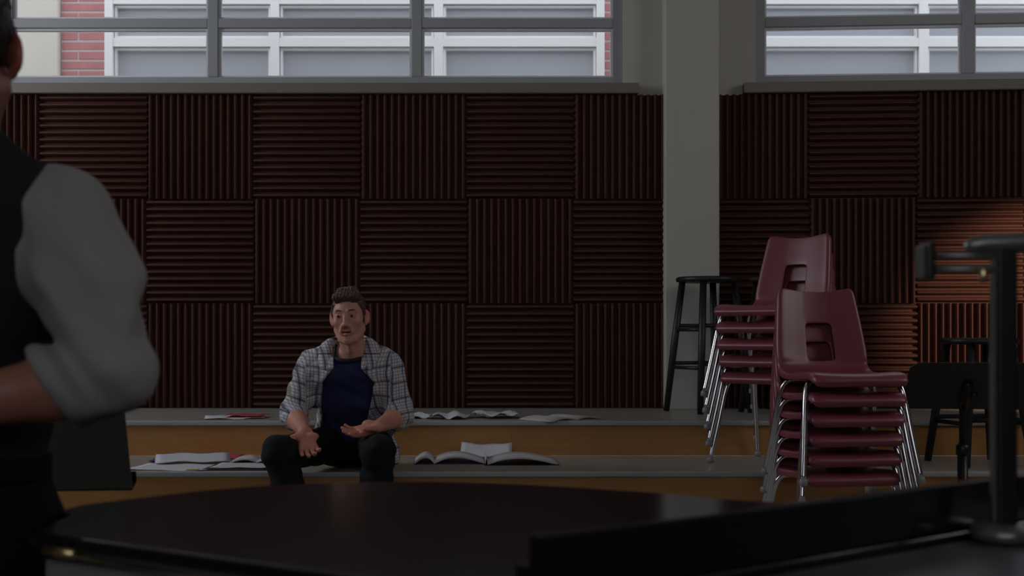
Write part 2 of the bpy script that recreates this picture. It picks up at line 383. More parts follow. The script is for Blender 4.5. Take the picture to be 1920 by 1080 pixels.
def brick_mesh(wd):
    k = round(wd, 4)
    if k not in BR:
        bm = box(0, wd, -0.008, 0.03, 0, 0.060, 0.004); me = bpy.data.meshes.new('brick'); bmesh.ops.recalc_face_normals(bm, faces=bm.faces[:]); bm.to_mesh(me); bm.free(); me.materials.append(M['brick']); BR[k] = me
    return BR[k]
course = 0.0752; wl = bx1 - bx0
zb = 2.63
for r in range(24):
    z = zb + r * course
    lay = ((0.004, 0.40 * wl - 0.014), (0.40 * wl, 0.60 * wl - 0.006)) if r % 2 == 0 else ((0.004, wl - 0.010),)
    for (o_, wd) in lay:
        b = bpy.data.objects.new('brick', brick_mesh(wd)); link(b, bld); b.location = (bx0 + o_, random.uniform(-.0015, .0015), z)
    off = 0.004 if r % 2 else -0.1
    x = off
    while x < 0.85:
        a0 = max(x, 0.004); a1 = min(x + 0.203, 0.852)
        if a1 - a0 > 0.03:
            b = bpy.data.objects.new('brick', brick_mesh(a1 - a0)); link(b, bld); b.location = (bx2 + a0, random.uniform(-.0015, .0015), z)
        x += 0.215
def outside_window(x0, x1, mull, rails):
    wn = obj('window', frame_bm(x0, x1, 2.5, 4.75, 0.062, -0.03, 0.10), 'outframe', bld)
    xs = [x0 + .062] + [q for m in mull for q in m] + [x1 - .062]
    for m in mull: obj('mullion', box(m[0], m[1], -0.026, 0.10, 2.562, 4.688), 'outframe', wn)
    zs = [2.562] + [q for r_ in rails for q in r_] + [4.688]
    for i in range(0, len(xs), 2):
        for r_ in rails: obj('transom', box(xs[i], xs[i + 1], -0.022, 0.10, r_[0], r_[1]), 'outframe', wn)
        for j in range(0, len(zs), 2):
            obj('sash', frame_bm(xs[i] + .006, xs[i + 1] - .006, zs[j] + .006, zs[j + 1] - .006, 0.016, 0.01, 0.09), 'outframe', wn)
            obj('pane', box(xs[i] + .010, xs[i + 1] - .010, 0.05, 0.06, zs[j] + .010, zs[j + 1] - .010), 'outpane', wn)
RAILS = [(2.815, 2.882), (3.150, 3.216), (3.481, 3.547), (3.812, 3.878), (4.143, 4.209), (4.474, 4.54)]
outside_window(bx1, bx2, [(ex(508), ex(524)), (ex(814), ex(831))], RAILS)
outside_window(bx3, 6.4, [(ex(1722), ex(1738)), (ex(2030), ex(2046)), (ex(2340), ex(2356))], RAILS)

# ------------------------------------------------------------------ signed-distance modelling (bodies and cloth)
class SDF:
    def __init__(s, lo, hi, h):
        s.lo = np.array(lo, np.float32); s.h = h
        s.n = np.ceil((np.array(hi) - s.lo) / h).astype(int) + 1
        s.f = np.full(s.n, 0.2, np.float32)
        s.ax = [s.lo[i] + h * np.arange(s.n[i], dtype=np.float32) for i in range(3)]
    def sub(s, lo, hi):
        i0 = np.clip(np.floor((np.array(lo) - s.lo) / s.h).astype(int), 0, s.n); i1 = np.clip(np.ceil((np.array(hi) - s.lo) / s.h).astype(int) + 1, 0, s.n)
        return tuple(slice(a, b) for a, b in zip(i0, i1))
    def grid(s, sl): return s.ax[0][sl[0]][:, None, None], s.ax[1][sl[1]][None, :, None], s.ax[2][sl[2]][None, None, :]
    def put(s, sl, d, k, op):
        if d.size == 0: return
        f = s.f[sl]
        if op == '+':
            if k > 0:
                hh = np.clip(0.5 + 0.5 * (f - d) / k, 0, 1); s.f[sl] = f * (1 - hh) + d * hh - k * hh * (1 - hh)
            else: s.f[sl] = np.minimum(f, d)
        else:
            d = -d
            if k > 0:
                hh = np.clip(0.5 - 0.5 * (f - d) / k, 0, 1); s.f[sl] = f * (1 - hh) + d * hh + k * hh * (1 - hh)
            else: s.f[sl] = np.maximum(f, d)
    def cap(s, a, b, r1, r2=None, k=0.02, op='+'):
        r2 = r1 if r2 is None else r2; a = np.array(a, float); b = np.array(b, float); m = max(r1, r2) + 0.05 + k
        sl = s.sub(np.minimum(a, b) - m, np.maximum(a, b) + m); X, Y, Z = s.grid(sl); d = b - a; L = max(d @ d, 1e-9)
        t = np.clip(((X - a[0]) * d[0] + (Y - a[1]) * d[1] + (Z - a[2]) * d[2]) / L, 0, 1)
        dist = np.sqrt((X - a[0] - t * d[0]) ** 2 + (Y - a[1] - t * d[1]) ** 2 + (Z - a[2] - t * d[2]) ** 2) - (r1 + (r2 - r1) * t)
        s.put(sl, dist.astype(np.float32), k, op)
    def ell(s, c, r, k=0.02, op='+', rot=None):
        c = np.array(c, float); r = np.array(r, float); m = r.max() + 0.05 + k
        sl = s.sub(c - m, c + m); X, Y, Z = s.grid(sl); X = X - c[0]; Y = Y - c[1]; Z = Z - c[2]
        if rot is not None:
            Q = np.array(rot.to_3x3().transposed()); X, Y, Z = (Q[i][0] * X + Q[i][1] * Y + Q[i][2] * Z for i in range(3))
        k0 = np.sqrt((X / r[0]) ** 2 + (Y / r[1]) ** 2 + (Z / r[2]) ** 2) + 1e-6
        k1 = np.sqrt((X / r[0] ** 2) ** 2 + (Y / r[1] ** 2) ** 2 + (Z / r[2] ** 2) ** 2) + 1e-6
        s.put(sl, (k0 * (k0 - 1) / k1).astype(np.float32), k, op)
    def half(s, p, nrm, k=0.0):
        """keep the side opposite to nrm"""
        nrm = np.array(nrm, float); nrm /= np.linalg.norm(nrm); sl = tuple(slice(0, v) for v in s.n); X, Y, Z = s.grid(sl)
        d = (X - p[0]) * nrm[0] + (Y - p[1]) * nrm[1] + (Z - p[2]) * nrm[2]; s.put(sl, (-d).astype(np.float32) + 0 * s.f, k, '-')
    def offset(s, v): s.f -= v
    def copy(s):
        c = SDF.__new__(SDF); c.lo, c.h, c.n, c.ax = s.lo, s.h, s.n, s.ax; c.f = s.f.copy(); return c
    def mesh(s):
        f = s.f; sg = f < 0; nx, ny, nz = f.shape
        c = np.zeros((nx - 1, ny - 1, nz - 1), np.int8)
        for i in (0, 1):
            for j in (0, 1):
                for k in (0, 1): c += sg[i:nx - 1 + i, j:ny - 1 + j, k:nz - 1 + k]
        act = (c > 0) & (c < 8); I = np.argwhere(act); idx = np.full(act.shape, -1, np.int64); idx[act] = np.arange(len(I))
        acc = np.zeros((len(I), 3)); cnt = np.zeros(len(I)); cor = [(i, j, k) for i in (0, 1) for j in (0, 1) for k in (0, 1)]
        val = {q: f[I[:, 0] + q[0], I[:, 1] + q[1], I[:, 2] + q[2]] for q in cor}
        for a in cor:
            for ax in range(3):
                if a[ax] == 0:
                    b = tuple(1 if t == ax else a[t] for t in range(3)); va, vb = val[a], val[b]; m = (va < 0) != (vb < 0)
                    t = np.where(m, va / np.where(m, va - vb, 1), 0)
                    p = np.zeros((len(I), 3)) + np.array(a); p[:, ax] += t; acc[m] += p[m]; cnt[m] += 1
        V = s.lo + s.h * (I + acc / cnt[:, None]); Fs = []
        for ax in range(3):
            s0 = [slice(None)] * 3; s1 = [slice(None)] * 3; s0[ax] = slice(0, -1); s1[ax] = slice(1, None)
            A = sg[tuple(s0)]; B = sg[tuple(s1)]; u, v = [(1, 2), (2, 0), (0, 1)][ax]
            for flip, mk in ((False, A & ~B), (True, B & ~A)):
                E = np.argwhere(mk); ok = (E[:, u] > 0) & (E[:, v] > 0) & (E[:, u] < f.shape[u] - 1) & (E[:, v] < f.shape[v] - 1); E = E[ok]
                q = []
                for (du, dv) in ((-1, -1), (0, -1), (0, 0), (-1, 0)):
                    e = E.copy(); e[:, u] += du; e[:, v] += dv; q.append(idx[e[:, 0], e[:, 1], e[:, 2]])
                q = np.stack(q, 1); Fs.append(q[:, ::-1] if flip else q)
        Fq = np.concatenate(Fs); return V, Fq
def np_obj(name, V, Fq, m, parent=None, smooth_it=2, origin=(0, 0, 0)):
    me = bpy.data.meshes.new(name)
    V = V - np.array(origin)
    if smooth_it:
        E = np.concatenate([Fq[:, [0, 1]], Fq[:, [1, 2]], Fq[:, [2, 3]], Fq[:, [3, 0]]]); E = np.concatenate([E, E[:, ::-1]])
        deg = np.bincount(E[:, 0], minlength=len(V))[:, None].clip(1)
        for it in range(smooth_it * 2):
            lam = 0.5 if it % 2 == 0 else -0.52
            S = np.stack([np.bincount(E[:, 0], weights=V[E[:, 1], c], minlength=len(V)) for c in range(3)], 1) / deg
            V = V + lam * (S - V)
    me.vertices.add(len(V)); me.vertices.foreach_set('co', V.astype(np.float32).ravel())
    me.loops.add(Fq.size); me.loops.foreach_set('vertex_index', Fq.astype(np.int32).ravel())
    me.polygons.add(len(Fq)); me.polygons.foreach_set('loop_start', np.arange(0, Fq.size, 4, dtype=np.int32))
    me.polygons.foreach_set('use_smooth', np.ones(len(Fq), bool)); me.update(calc_edges=True); me.validate()
    me.materials.append(M[m]); o = bpy.data.objects.new(name, me); link(o, parent); o.location = (0, 0, 0) if parent else origin
    return o
def merge(*parts):
    Vs, Fs, n = [], [], 0
    for V, Fq in parts: Vs.append(V); Fs.append(Fq + n); n += len(V)
    return np.concatenate(Vs), np.concatenate(Fs)
def set_tone(o, fn=None):
    """skin tone multiplier per vertex (lips, ears)"""
    me = o.data; a = me.color_attributes.new('tone', 'FLOAT_COLOR', 'POINT'); n = len(me.vertices)
    c = np.ones((n, 4), np.float32)
    co = np.empty(n * 3, np.float32); me.vertices.foreach_get('co', co); co = co.reshape(-1, 3)
    if fn: c[:, :3] = fn(co, c[:, :3])
    a.data.foreach_set('color', c.ravel())
def hand(S, wrist, d, nrm, right, curls=(0.35, 0.3, 0.35, 0.4), size=1.0, k=0.006, spread=1.0, thumb=(0.55, 0.8, 0.25)):
    X = Vector(d).normalized(); N = Vector(nrm); N = (N - X * N.dot(X)).normalized(); T = X.cross(N) if right else N.cross(X)
    W0 = Vector(wrist)
    def P(x, y, z): return W0 + (X * x + T * y + N * z) * size
    for (y, r) in ((0.027, 0.0125), (0.009, 0.0145), (-0.010, 0.0145), (-0.027, 0.012)):
        S.cap(P(0.004, y * .55, 0), P(0.088, y, 0), 0.0165 * size, r * size, 0.012)
    S.ell(P(0.035, 0.030, 0.010), (0.024 * size, 0.018 * size, 0.018 * size), 0.012)
    S.ell(P(0.035, -0.026, 0.010), (0.024 * size, 0.016 * size, 0.016 * size), 0.012)
    for i, (y, L, r) in enumerate(((0.031, 0.074, 0.0092), (0.0105, 0.083, 0.0095), (-0.0105, 0.077, 0.0090), (-0.031, 0.060, 0.0080))):
        p = P(0.090 - (0.008 if i in (0, 3) else 0), y, 0); a = curls[i] * 0.6; yaw = y * 2.6 * spread
        for j, fr in enumerate((0.46, 0.30, 0.24)):
            dirv = (X * math.cos(a) * math.cos(yaw) + T * math.sin(yaw) + N * math.sin(a)).normalized()
            q = p + dirv * (L * fr * size); S.cap(p, q, (r - .0006 * j) * size, (r - .0006 * (j + 1)) * size, 0.004); p = q; a += curls[i]
    t = Vector(thumb).normalized(); p = P(0.022, 0.030, 0.008)
    dv = (X * t.x + T * t.y + N * t.z).normalized(); q = p + dv * 0.040 * size; S.cap(p, q, 0.0135 * size, 0.0115 * size, 0.010)
    dv2 = (X * (t.x + .45) + T * t.y * .75 + N * (t.z + .1)).normalized(); q2 = q + dv2 * 0.032 * size; S.cap(q, q2, 0.0113 * size, 0.0102 * size, 0.004)
    q3 = q2 + (dv2 + X * .25).normalized() * 0.024 * size; S.cap(q2, q3, 0.010 * size, 0.0080 * size, 0.004)
    return W0

# head in its own frame: x to the image right, face towards -y, z up
def head_sdf(h=0.0030):
    S = SDF((-0.115, -0.15, -0.235), (0.115, 0.15, 0.15), h)
    S.ell((0, 0.018, 0.032), (0.0710, 0.096, 0.088), 0)
    S.ell((0, -0.030, 0.004), (0.0600, 0.066, 0.085), 0.03)
    S.ell((0, -0.024, -0.056), (0.0500, 0.064, 0.056), 0.028)
    S.ell((0, -0.054, -0.094), (0.030, 0.036, 0.027), 0.022)
    S.ell((0, -0.078, -0.106), (0.017, 0.014, 0.014), 0.015)
    for sx in (-1, 1):
        S.ell((sx * 0.044, -0.052, -0.020), (0.018, 0.026, 0.018), 0.022)
        S.cap((sx * 0.053, 0.0, -0.055), (sx * 0.030, -0.05, -0.098), 0.019, 0.015, 0.02)
        S.cap((sx * 0.012, -0.094, 0.028), (sx * 0.044, -0.080, 0.029), 0.0085, 0.0075, 0.012)
        S.ell((sx * 0.0295, -0.098, 0.008), (0.016, 0.012, 0.0100), 0.010, '-')
        S.ell((sx * 0.0295, -0.078, 0.008), (0.0135, 0.0125, 0.0125), 0.002)
        S.cap((sx * 0.016, -0.0900, 0.0122), (sx * 0.043, -0.0835, 0.0112), 0.0056, 0.0050, 0.006)
        S.cap((sx * 0.017, -0.0875, 0.0010), (sx * 0.042, -0.0825, 0.0005), 0.0034, 0.0032, 0.006)
        S.ell((sx * 0.0105, -0.1075, -0.0335), (0.0080, 0.011, 0.0075), 0.006)
        S.cap((sx * 0.016, -0.098, -0.040), (sx * 0.028, -0.084, -0.066), 0.005, 0.004, 0.016)
        rt = Matrix.Rotation(sx * R(-34), 3, 'Z') @ Matrix.Rotation(R(8), 3, 'X')
        S.ell((sx * 0.0800, 0.010, -0.002), (0.0075, 0.021, 0.033), 0.008, rot=rt)
        S.ell((sx * 0.0850, 0.001, 0.002), (0.006, 0.010, 0.016), 0.006, '-', rot=rt)
        S.ell((sx * 0.0745, 0.002, -0.031), (0.006, 0.010, 0.010), 0.006)
    S.cap((0, -0.094, 0.020), (0, -0.114, -0.024), 0.0080, 0.0100, 0.010)
    S.ell((0, -0.1175, -0.030), (0.0110, 0.0105, 0.0092), 0.006)
    S.cap((-0.020, -0.0870, -0.0605), (0, -0.0955, -0.0580), 0.0038, 0.0055, 0.009); S.cap((0.020, -0.0870, -0.0605), (0, -0.0955, -0.0580), 0.0038, 0.0055, 0.009)
    S.cap((-0.017, -0.0870, -0.0730), (0, -0.0935, -0.0740), 0.0048, 0.0068, 0.008); S.cap((0.017, -0.0870, -0.0730), (0, -0.0935, -0.0740), 0.0048, 0.0068, 0.008)
    S.ell((0, -0.100, -0.0655), (0.018, 0.014, 0.0038), 0.003, '-')
    S.cap((0, 0.026, -0.06), (0, 0.080, -0.225), 0.054, 0.062, 0.03)
    S.cap((0, -0.018, -0.130), (0, -0.006, -0.150), 0.010, 0.010, 0.02)
    return S
def hair_sdf(h=0.0035):
    S = SDF((-0.115, -0.14, -0.12), (0.115, 0.15, 0.16), h)
    S.ell((0, 0.022, 0.034), (0.0755, 0.103, 0.0960), 0)
    for sx in (-1, 1):
        S.cap((sx * 0.0660, -0.016, 0.035), (sx * 0.0655, -0.010, -0.014), 0.010, 0.007, 0.01)
        S.cap((sx * 0.058, -0.040, 0.055), (sx * 0.066, -0.015, 0.02), 0.012, 0.010, 0.012)
    S.cap((-0.040, -0.066, 0.092), (0.044, -0.064, 0.094), 0.021, 0.023, 0.02)
    S.cap((-0.028, -0.03, 0.116), (0.033, -0.035, 0.119), 0.018, 0.020, 0.03)
    S.ell((0, -0.112, -0.002), (0.059, 0.082, 0.074), 0.006, '-')
    S.ell((0, -0.095, -0.095), (0.110, 0.100, 0.072), 0.010, '-')
    S.ell((0, 0.10, -0.125), (0.12, 0.10, 0.075), 0.01, '-')
    for sx in (-1, 1): S.ell((sx * 0.082, 0.014, -0.012), (0.022, 0.018, 0.029), 0.004, '-')
    X, Y, Z = S.grid(tuple(slice(0, v) for v in S.n))
    S.f += (0.0022 * np.sin(X * 330 + 12 * np.sin(Y * 40)) * np.sin(Y * 120 + X * 60 + Z * 90)).astype(np.float32)
    S.f += (0.0012 * np.sin(X * 620 + Z * 200 + Y * 90)).astype(np.float32)
    return S
def place(V, c, Rm): return V @ np.array(Rm.to_3x3()).T + np.array(c)

# ------------------------------------------------------------------ the seated young man
def wrinkle(S, amp, seed=0):
    X, Y, Z = S.grid(tuple(slice(0, v) for v in S.n))
    S.f += (amp * (np.sin(X * 38 + Z * 55 + 3 * np.sin(Y * 22 + seed)) * 0.6 + np.sin(Z * 95 + X * 30 + 2 * np.sin(X * 41) + seed) * 0.4)).astype(np.float32)
def cloth_attr(o, fn):
    me = o.data; n = len(me.vertices); co = np.empty(n * 3, np.float32); me.vertices.foreach_get('co', co); co = co.reshape(-1, 3)
    a = me.attributes.new('cloth', 'FLOAT_VECTOR', 'POINT'); a.data.foreach_set('vector', fn(co).astype(np.float32).ravel())
def seated_man():
    e = empty('person', (-0.712, 5.80, Z2)); O = np.array((-0.70, 5.80, Z2))
    tag(e, 'young man in open plaid shirt and navy tee sitting on the tier, palms up', 'person')
    hip = (-0.70, 5.86, 0.75); neck = (-0.70, 5.605, 1.125)
    shR, shL = (-0.872, 5.655, 1.105), (-0.535, 5.655, 1.107)
    elR, elL = (-0.945, 5.63, 0.895), (-0.480, 5.64, 0.890)
    wrR, wrL = (-0.855, 5.375, 0.835), (-0.550, 5.42, 0.858)
    HC = (-0.692, 5.545, 1.3195)
    HR = 0.955 * Matrix.Rotation(R(-2.5), 3, 'Z') @ Matrix.Rotation(R(-3), 3, 'Y') @ Matrix.Rotation(R(2), 3, 'X')
    def torso(S, g=0.0, k=0.05):
        S.ell((-0.70, 5.85, 0.745), (0.165 + g, 0.125 + g, 0.105 + g), k)
        S.ell((-0.70, 5.79, 0.86), (0.150 + g, 0.105 + g, 0.13 + g), k)
        S.ell((-0.70, 5.70, 1.01), (0.165 + g, 0.108 + g, 0.145 + g), k)
        S.cap((-0.825, 5.66, 1.098), (-0.580, 5.66, 1.100), 0.062 + g, 0.062 + g, k); S.cap((-0.75, 5.612, 1.080), (-0.65, 5.612, 1.080), 0.062 + g, 0.062 + g, k)
        S.cap((-0.825, 5.67, 1.130), (-0.745, 5.66, 1.175), 0.036 + g, 0.036 + g, k); S.cap((-0.575, 5.67, 1.130), (-0.655, 5.66, 1.175), 0.036 + g, 0.036 + g, k)
    # body: one continuous surface (torso, arms and hands) with the head grown at finer resolution from the neck up
    B = SDF((-1.10, 5.12, 0.62), (-0.32, 6.02, 1.28), 0.0048)
    torso(B, -0.012)
    for sh, el, wr in ((shR, elR, wrR), (shL, elL, wrL)):
        B.cap(sh, el, 0.050, 0.041, 0.03); m = Vector(el).lerp(Vector(wr), 0.3); B.cap(el, m, 0.041, 0.0435, 0.02); B.cap(m, wr, 0.0435, 0.027, 0.02)
    B.cap((-0.70, 5.635, 1.08), (-0.70, 5.615, 1.16), 0.055, 0.052, 0.03)
    hs = SDF((-0.96, 5.10, 0.66), (-0.72, 5.46, 0.90), 0.0027)
    hs.cap(Vector(elR).lerp(Vector(wrR), 0.72), wrR, 0.034, 0.0265, 0.01)
    hand(hs, wrR, (0.26, -0.66, -0.62), (0.18, -0.60, 0.72), True, (0.30, 0.34, 0.40, 0.45), 1.04)
    hl = SDF((-0.78, 5.16, 0.75), (-0.50, 5.56, 0.95), 0.0027)
    hl.cap(Vector(elL).lerp(Vector(wrL), 0.72), wrL, 0.034, 0.0265, 0.01)
    hand(hl, wrL, (-0.80, -0.52, -0.20), (-0.10, -0.45, 0.88), False, (0.22, 0.26, 0.30, 0.34), 1.04, thumb=(0.75, 0.55, 0.4))
    H = head_sdf(); HV, HF = H.mesh(); HV = place(HV, HC, HR)
    V, Fq = merge(B.mesh(), hs.mesh(), hl.mesh(), (HV, HF))
    b = np_obj('body', V, Fq, 'skin', e, 1, O); 
    Ri = np.array(HR.inverted()); 
    def tone(co, c):
        q = (co + O - np.array(HC)) @ Ri.T
        lip = (np.abs(q[:, 0]) < 0.022) & (q[:, 2] > -0.081) & (q[:, 2] < -0.0545 - 0.2 * np.abs(q[:, 0])) & (q[:, 1] < -0.084)
        c[lip] *= np.array((0.86, 0.66, 0.66))
        sl = (np.abs(q[:, 0]) < 0.019) & (np.abs(q[:, 2] + 0.0655) < 0.0032) & (q[:, 1] < -0.08); c[sl] *= np.array((0.3, 0.2, 0.2))
        ear = (np.abs(q[:, 0]) > 0.078) & (q[:, 2] > -0.05) & (q[:, 2] < 0.04); c[ear] *= np.array((1.10, 0.72, 0.72))
        chk = np.exp(-((np.abs(q[:, 0]) - 0.045) ** 2 + (q[:, 2] + 0.035) ** 2) / 0.0006) * (q[:, 1] < -0.03); c *= 1 - chk[:, None] * np.array((0.0, 0.14, 0.12))
        hnd = co[:, 2] + O[2] < 0.90; c[hnd] *= np.array((1.08, 0.90, 0.88))
        return c
    set_tone(b, tone)
    hv, hf = hair_sdf().mesh(); np_obj('hair', place(hv, HC, HR), hf, 'hair', e, 1, O)
    for sx in (-1, 1):
        c = Vector(HC) + HR @ Vector((sx * 0.0295, -0.0800, 0.008)) - Vector(O)
        bm = bmesh.new(); bmesh.ops.create_uvsphere(bm, u_segments=16, v_segments=10, radius=0.0122); ey = obj('eye', bm, 'eyewhite', e, True, c)
        bm = bmesh.new(); bmesh.ops.create_uvsphere(bm, u_segments=12, v_segments=8, radius=0.0068)
        bmesh.ops.scale(bm, vec=(1, 0.45, 1), verts=bm.verts); obj('iris', bm, 'iris', ey, True, HR @ Vector((-0.002, -0.0108, 0)))
        pts = [Vector(HC) - Vector(O) + HR @ Vector(p) for p in ((sx * 0.015, -0.1000, 0.0305), (sx * 0.027, -0.0970, 0.0330), (sx * 0.041, -0.0875, 0.0325), (sx * 0.051, -0.0755, 0.0270))]
        obj('eyebrow', tube(bez(pts, 4), [0.0024] * 4 + [0.0032] * 4 + [0.0026] * 4 + [0.0014], 8), 'hair', e, True)
    # tee
    T = SDF((-0.95, 5.45, 0.68), (-0.45, 5.99, 1.26), 0.005)
    torso(T, 0.002); wrinkle(T, 0.0030)
    T.ell((-0.70, 5.600, 1.204), (0.068, 0.085, 0.062), 0.004, '-'); T.half((0, 0, 1.20), (0, 0, 1))
    T.half((0, 0, 0.715), (0, 0, -1)); np_obj('tee_shirt', *T.mesh(), 'navy', e, 2, O)
    ring = []
    for k in range(25):
        a = 2 * math.pi * k / 24; ring.append(Vector((-0.70 + 0.066 * math.cos(a), 5.616 + 0.075 * math.sin(a), 1.158 + 0.027 * math.sin(a))) - Vector(O))
    obj('neckband', tube(ring, 0.0095, 10), 'navyband', e, True)
    # open plaid shirt
    P = SDF((-1.12, 5.40, 0.62), (-0.30, 6.05, 1.32), 0.0052)
    torso(P, 0.016, 0.06)
    P.cap((-0.58, 5.72, 0.80), (-0.515, 5.66, 0.705), 0.070, 0.038, 0.04); P.cap((-0.80, 5.72, 0.80), (-0.84, 5.74, 0.70), 0.07, 0.045, 0.04)
    for sh, el, wr in ((shR, elR, wrR), (shL, elL, wrL)):
        P.cap(sh, el, 0.066, 0.060, 0.04); q = Vector(el).lerp(Vector(wr), 0.20); P.cap(el, q, 0.060, 0.057, 0.02)
        q1 = Vector(el).lerp(Vector(wr), 0.10); q2 = Vector(el).lerp(Vector(wr), 0.24); P.cap(q1, q2, 0.055, 0.056, 0.008)
    wrinkle(P, 0.0050, 1.3)
    for el, wr in ((elR, wrR), (elL, wrL)):                       # rolled cuffs end below the elbow
        d = (Vector(wr) - Vector(el)); q = Vector(el).lerp(Vector(wr), 0.36); X, Y, Z = P.grid(tuple(slice(0, v) for v in P.n)); dn = d.normalized()
        side = ((X - q.x) * dn.x + (Y - q.y) * dn.y + (Z - q.z) * dn.z); near = (X - q.x) ** 2 + (Y - q.y) ** 2 + (Z - q.z) ** 2 < 0.115 ** 2
        P.f = np.where((side > 0) & near, np.maximum(P.f, side), P.f).astype(np.float32)
    X, Y, Z = P.grid(tuple(slice(0, v) for v in P.n))
    wd = np.interp(Z, (0.70, 0.80, 0.95, 1.037, 1.070, 1.098, 1.16), (0.100, 0.098, 0.110, 0.112, 0.085, 0.060, 0.060))
    cx_ = np.interp(Z, (0.72, 0.82, 1.03), (-0.745, -0.738, -0.700))
    op = np.maximum(np.abs(X - cx_) - wd, Y - (5.735 + (0.95 - Z) * 0.25))
    P.f = np.maximum(P.f, -op).astype(np.float32)
    P.ell((-0.70, 5.605, 1.22), (0.070, 0.080, 0.12), 0.01, '-')
    P.half((0, 0, 0.652), (0, 0, -1))
    ps = np_obj('plaid_shirt', *P.mesh(), 'plaid', e, 2, O)
    def cl(co):
        w_ = co + O; u = w_[:, 0] + 0.70; out = np.zeros_like(co)
        out[:, 0] = u - 0.35 * (w_[:, 1] - 5.64) * np.sign(u); out[:, 1] = w_[:, 2] - 0.35 * (w_[:, 1] - 5.64)
        for (sh, el) in ((shR, elR), (shL, elL)):
            d = np.array(el) - np.array(sh); d /= np.linalg.norm(d)
            m = (np.abs(u) > 0.185) & ((u < 0) == (sh[0] < -0.7))
            rel = w_ - np.array(sh); al = rel @ d; out[m, 1] = -al[m] + 1.08; out[m, 0] = (rel[:, 0] + rel[:, 1] * 0.6)[m]
        return out
    cloth_attr(ps, cl)
    # collar and lapels as cloth with thickness
    for sx in (-1, 1):
        up = bez([(-0.70 + sx * 0.004, 5.712, 1.232), (-0.70 + sx * 0.055, 5.678, 1.238), (-0.70 + sx * 0.070, 5.622, 1.220), (-0.70 + sx * 0.066, 5.566, 1.150), (-0.70 + sx * 0.061, 5.548, 1.094)], 5)
        lo = bez([(-0.70 + sx * 0.004, 5.745, 1.195), (-0.70 + sx * 0.092, 5.700, 1.196), (-0.70 + sx * 0.134, 5.628, 1.178), (-0.70 + sx * 0.126, 5.570, 1.112), (-0.70 + sx * 0.085, 5.550, 1.078)], 5)
        vs_, fs_ = [], []
        for i in range(len(up)):
            for t in range(4):
                q = up[i].lerp(lo[i], t / 3) + Vector((sx * 0.012, -0.010, 0.006)) * math.sin(math.pi * t / 3); vs_.append(q - Vector(O))
        for i in range(len(up) - 1):
            for t in range(3): fs_.append((i * 4 + t, i * 4 + t + 1, i * 4 + t + 5, i * 4 + t + 4))
        c = obj('collar', (vs_, fs_), 'plaid', ps, True); md = c.modifiers.new('s', 'SOLIDIFY'); md.thickness = 0.006; md.offset = 0
        cloth_attr(c, lambda co: np.stack([co[:, 0] + co[:, 1] * .5, co[:, 2], co[:, 2] * 0], 1))
    # trousers
    J = SDF((-1.06, 5.12, 0.32), (-0.40, 6.02, 0.90), 0.0060)
    J.ell((-0.70, 5.85, 0.745), (0.175, 0.130, 0.102), 0.05)
    for hp, kn, an in (((-0.785, 5.83, 0.745), (-0.945, 5.285, 0.760), (-0.860, 5.265, 0.385)), ((-0.615, 5.83, 0.745), (-0.537, 5.265, 0.760), (-0.560, 5.235, 0.385))):
        J.cap(hp, kn, 0.090, 0.066, 0.05); J.ell((kn[0], kn[1] - .005, kn[2] + .004), (0.066, 0.066, 0.066), 0.02)
        m = Vector(kn).lerp(Vector(an), 0.35); J.cap(kn, m + Vector((0, .02, 0)), 0.064, 0.064, 0.03); J.cap(m + Vector((0, .02, 0)), an, 0.064, 0.056, 0.03)
    wrinkle(J, 0.0045, 2.1); J.half((0, 0, 0.3485), (0, 0, -1)); J.half((0, 0, 0.6455), (0, -0.0, -1)) if False else None
    X, Y, Z = J.grid(tuple(slice(0, v) for v in J.n)); J.f = np.where(Y > 5.61, np.maximum(J.f, Z2 + 0.001 - Z), J.f).astype(np.float32)
    np_obj('jeans', *J.mesh(), 'denim', e, 2, O)
    for (ax, ay, yaw) in ((-0.860, 5.265, -8), (-0.560, 5.235, 5)):
        S = SDF((ax - .09, ay - .25, Z1 - .01), (ax + .09, ay + .12, Z1 + 0.15), 0.006); rt = Matrix.Rotation(R(yaw), 3, 'Z')
        def q(x, y, z): v = rt @ Vector((x, y, 0)); return (ax + v.x, ay + v.y, Z1 + z)
        S.cap(q(0, .05, .04), q(0, -.06, .042), 0.040, 0.044, 0.02); S.cap(q(0, -.06, .036), q(0, -.18, .030), 0.046, 0.032, 0.02); S.cap(q(0, .02, .06), q(0, .01, .12), 0.045, 0.045, 0.02)
        S.half((0, 0, Z1 + 0.0012), (0, 0, -1)); np_obj('shoe', *S.mesh(), 'shoe', e, 1, O)
    return e
seated_man()

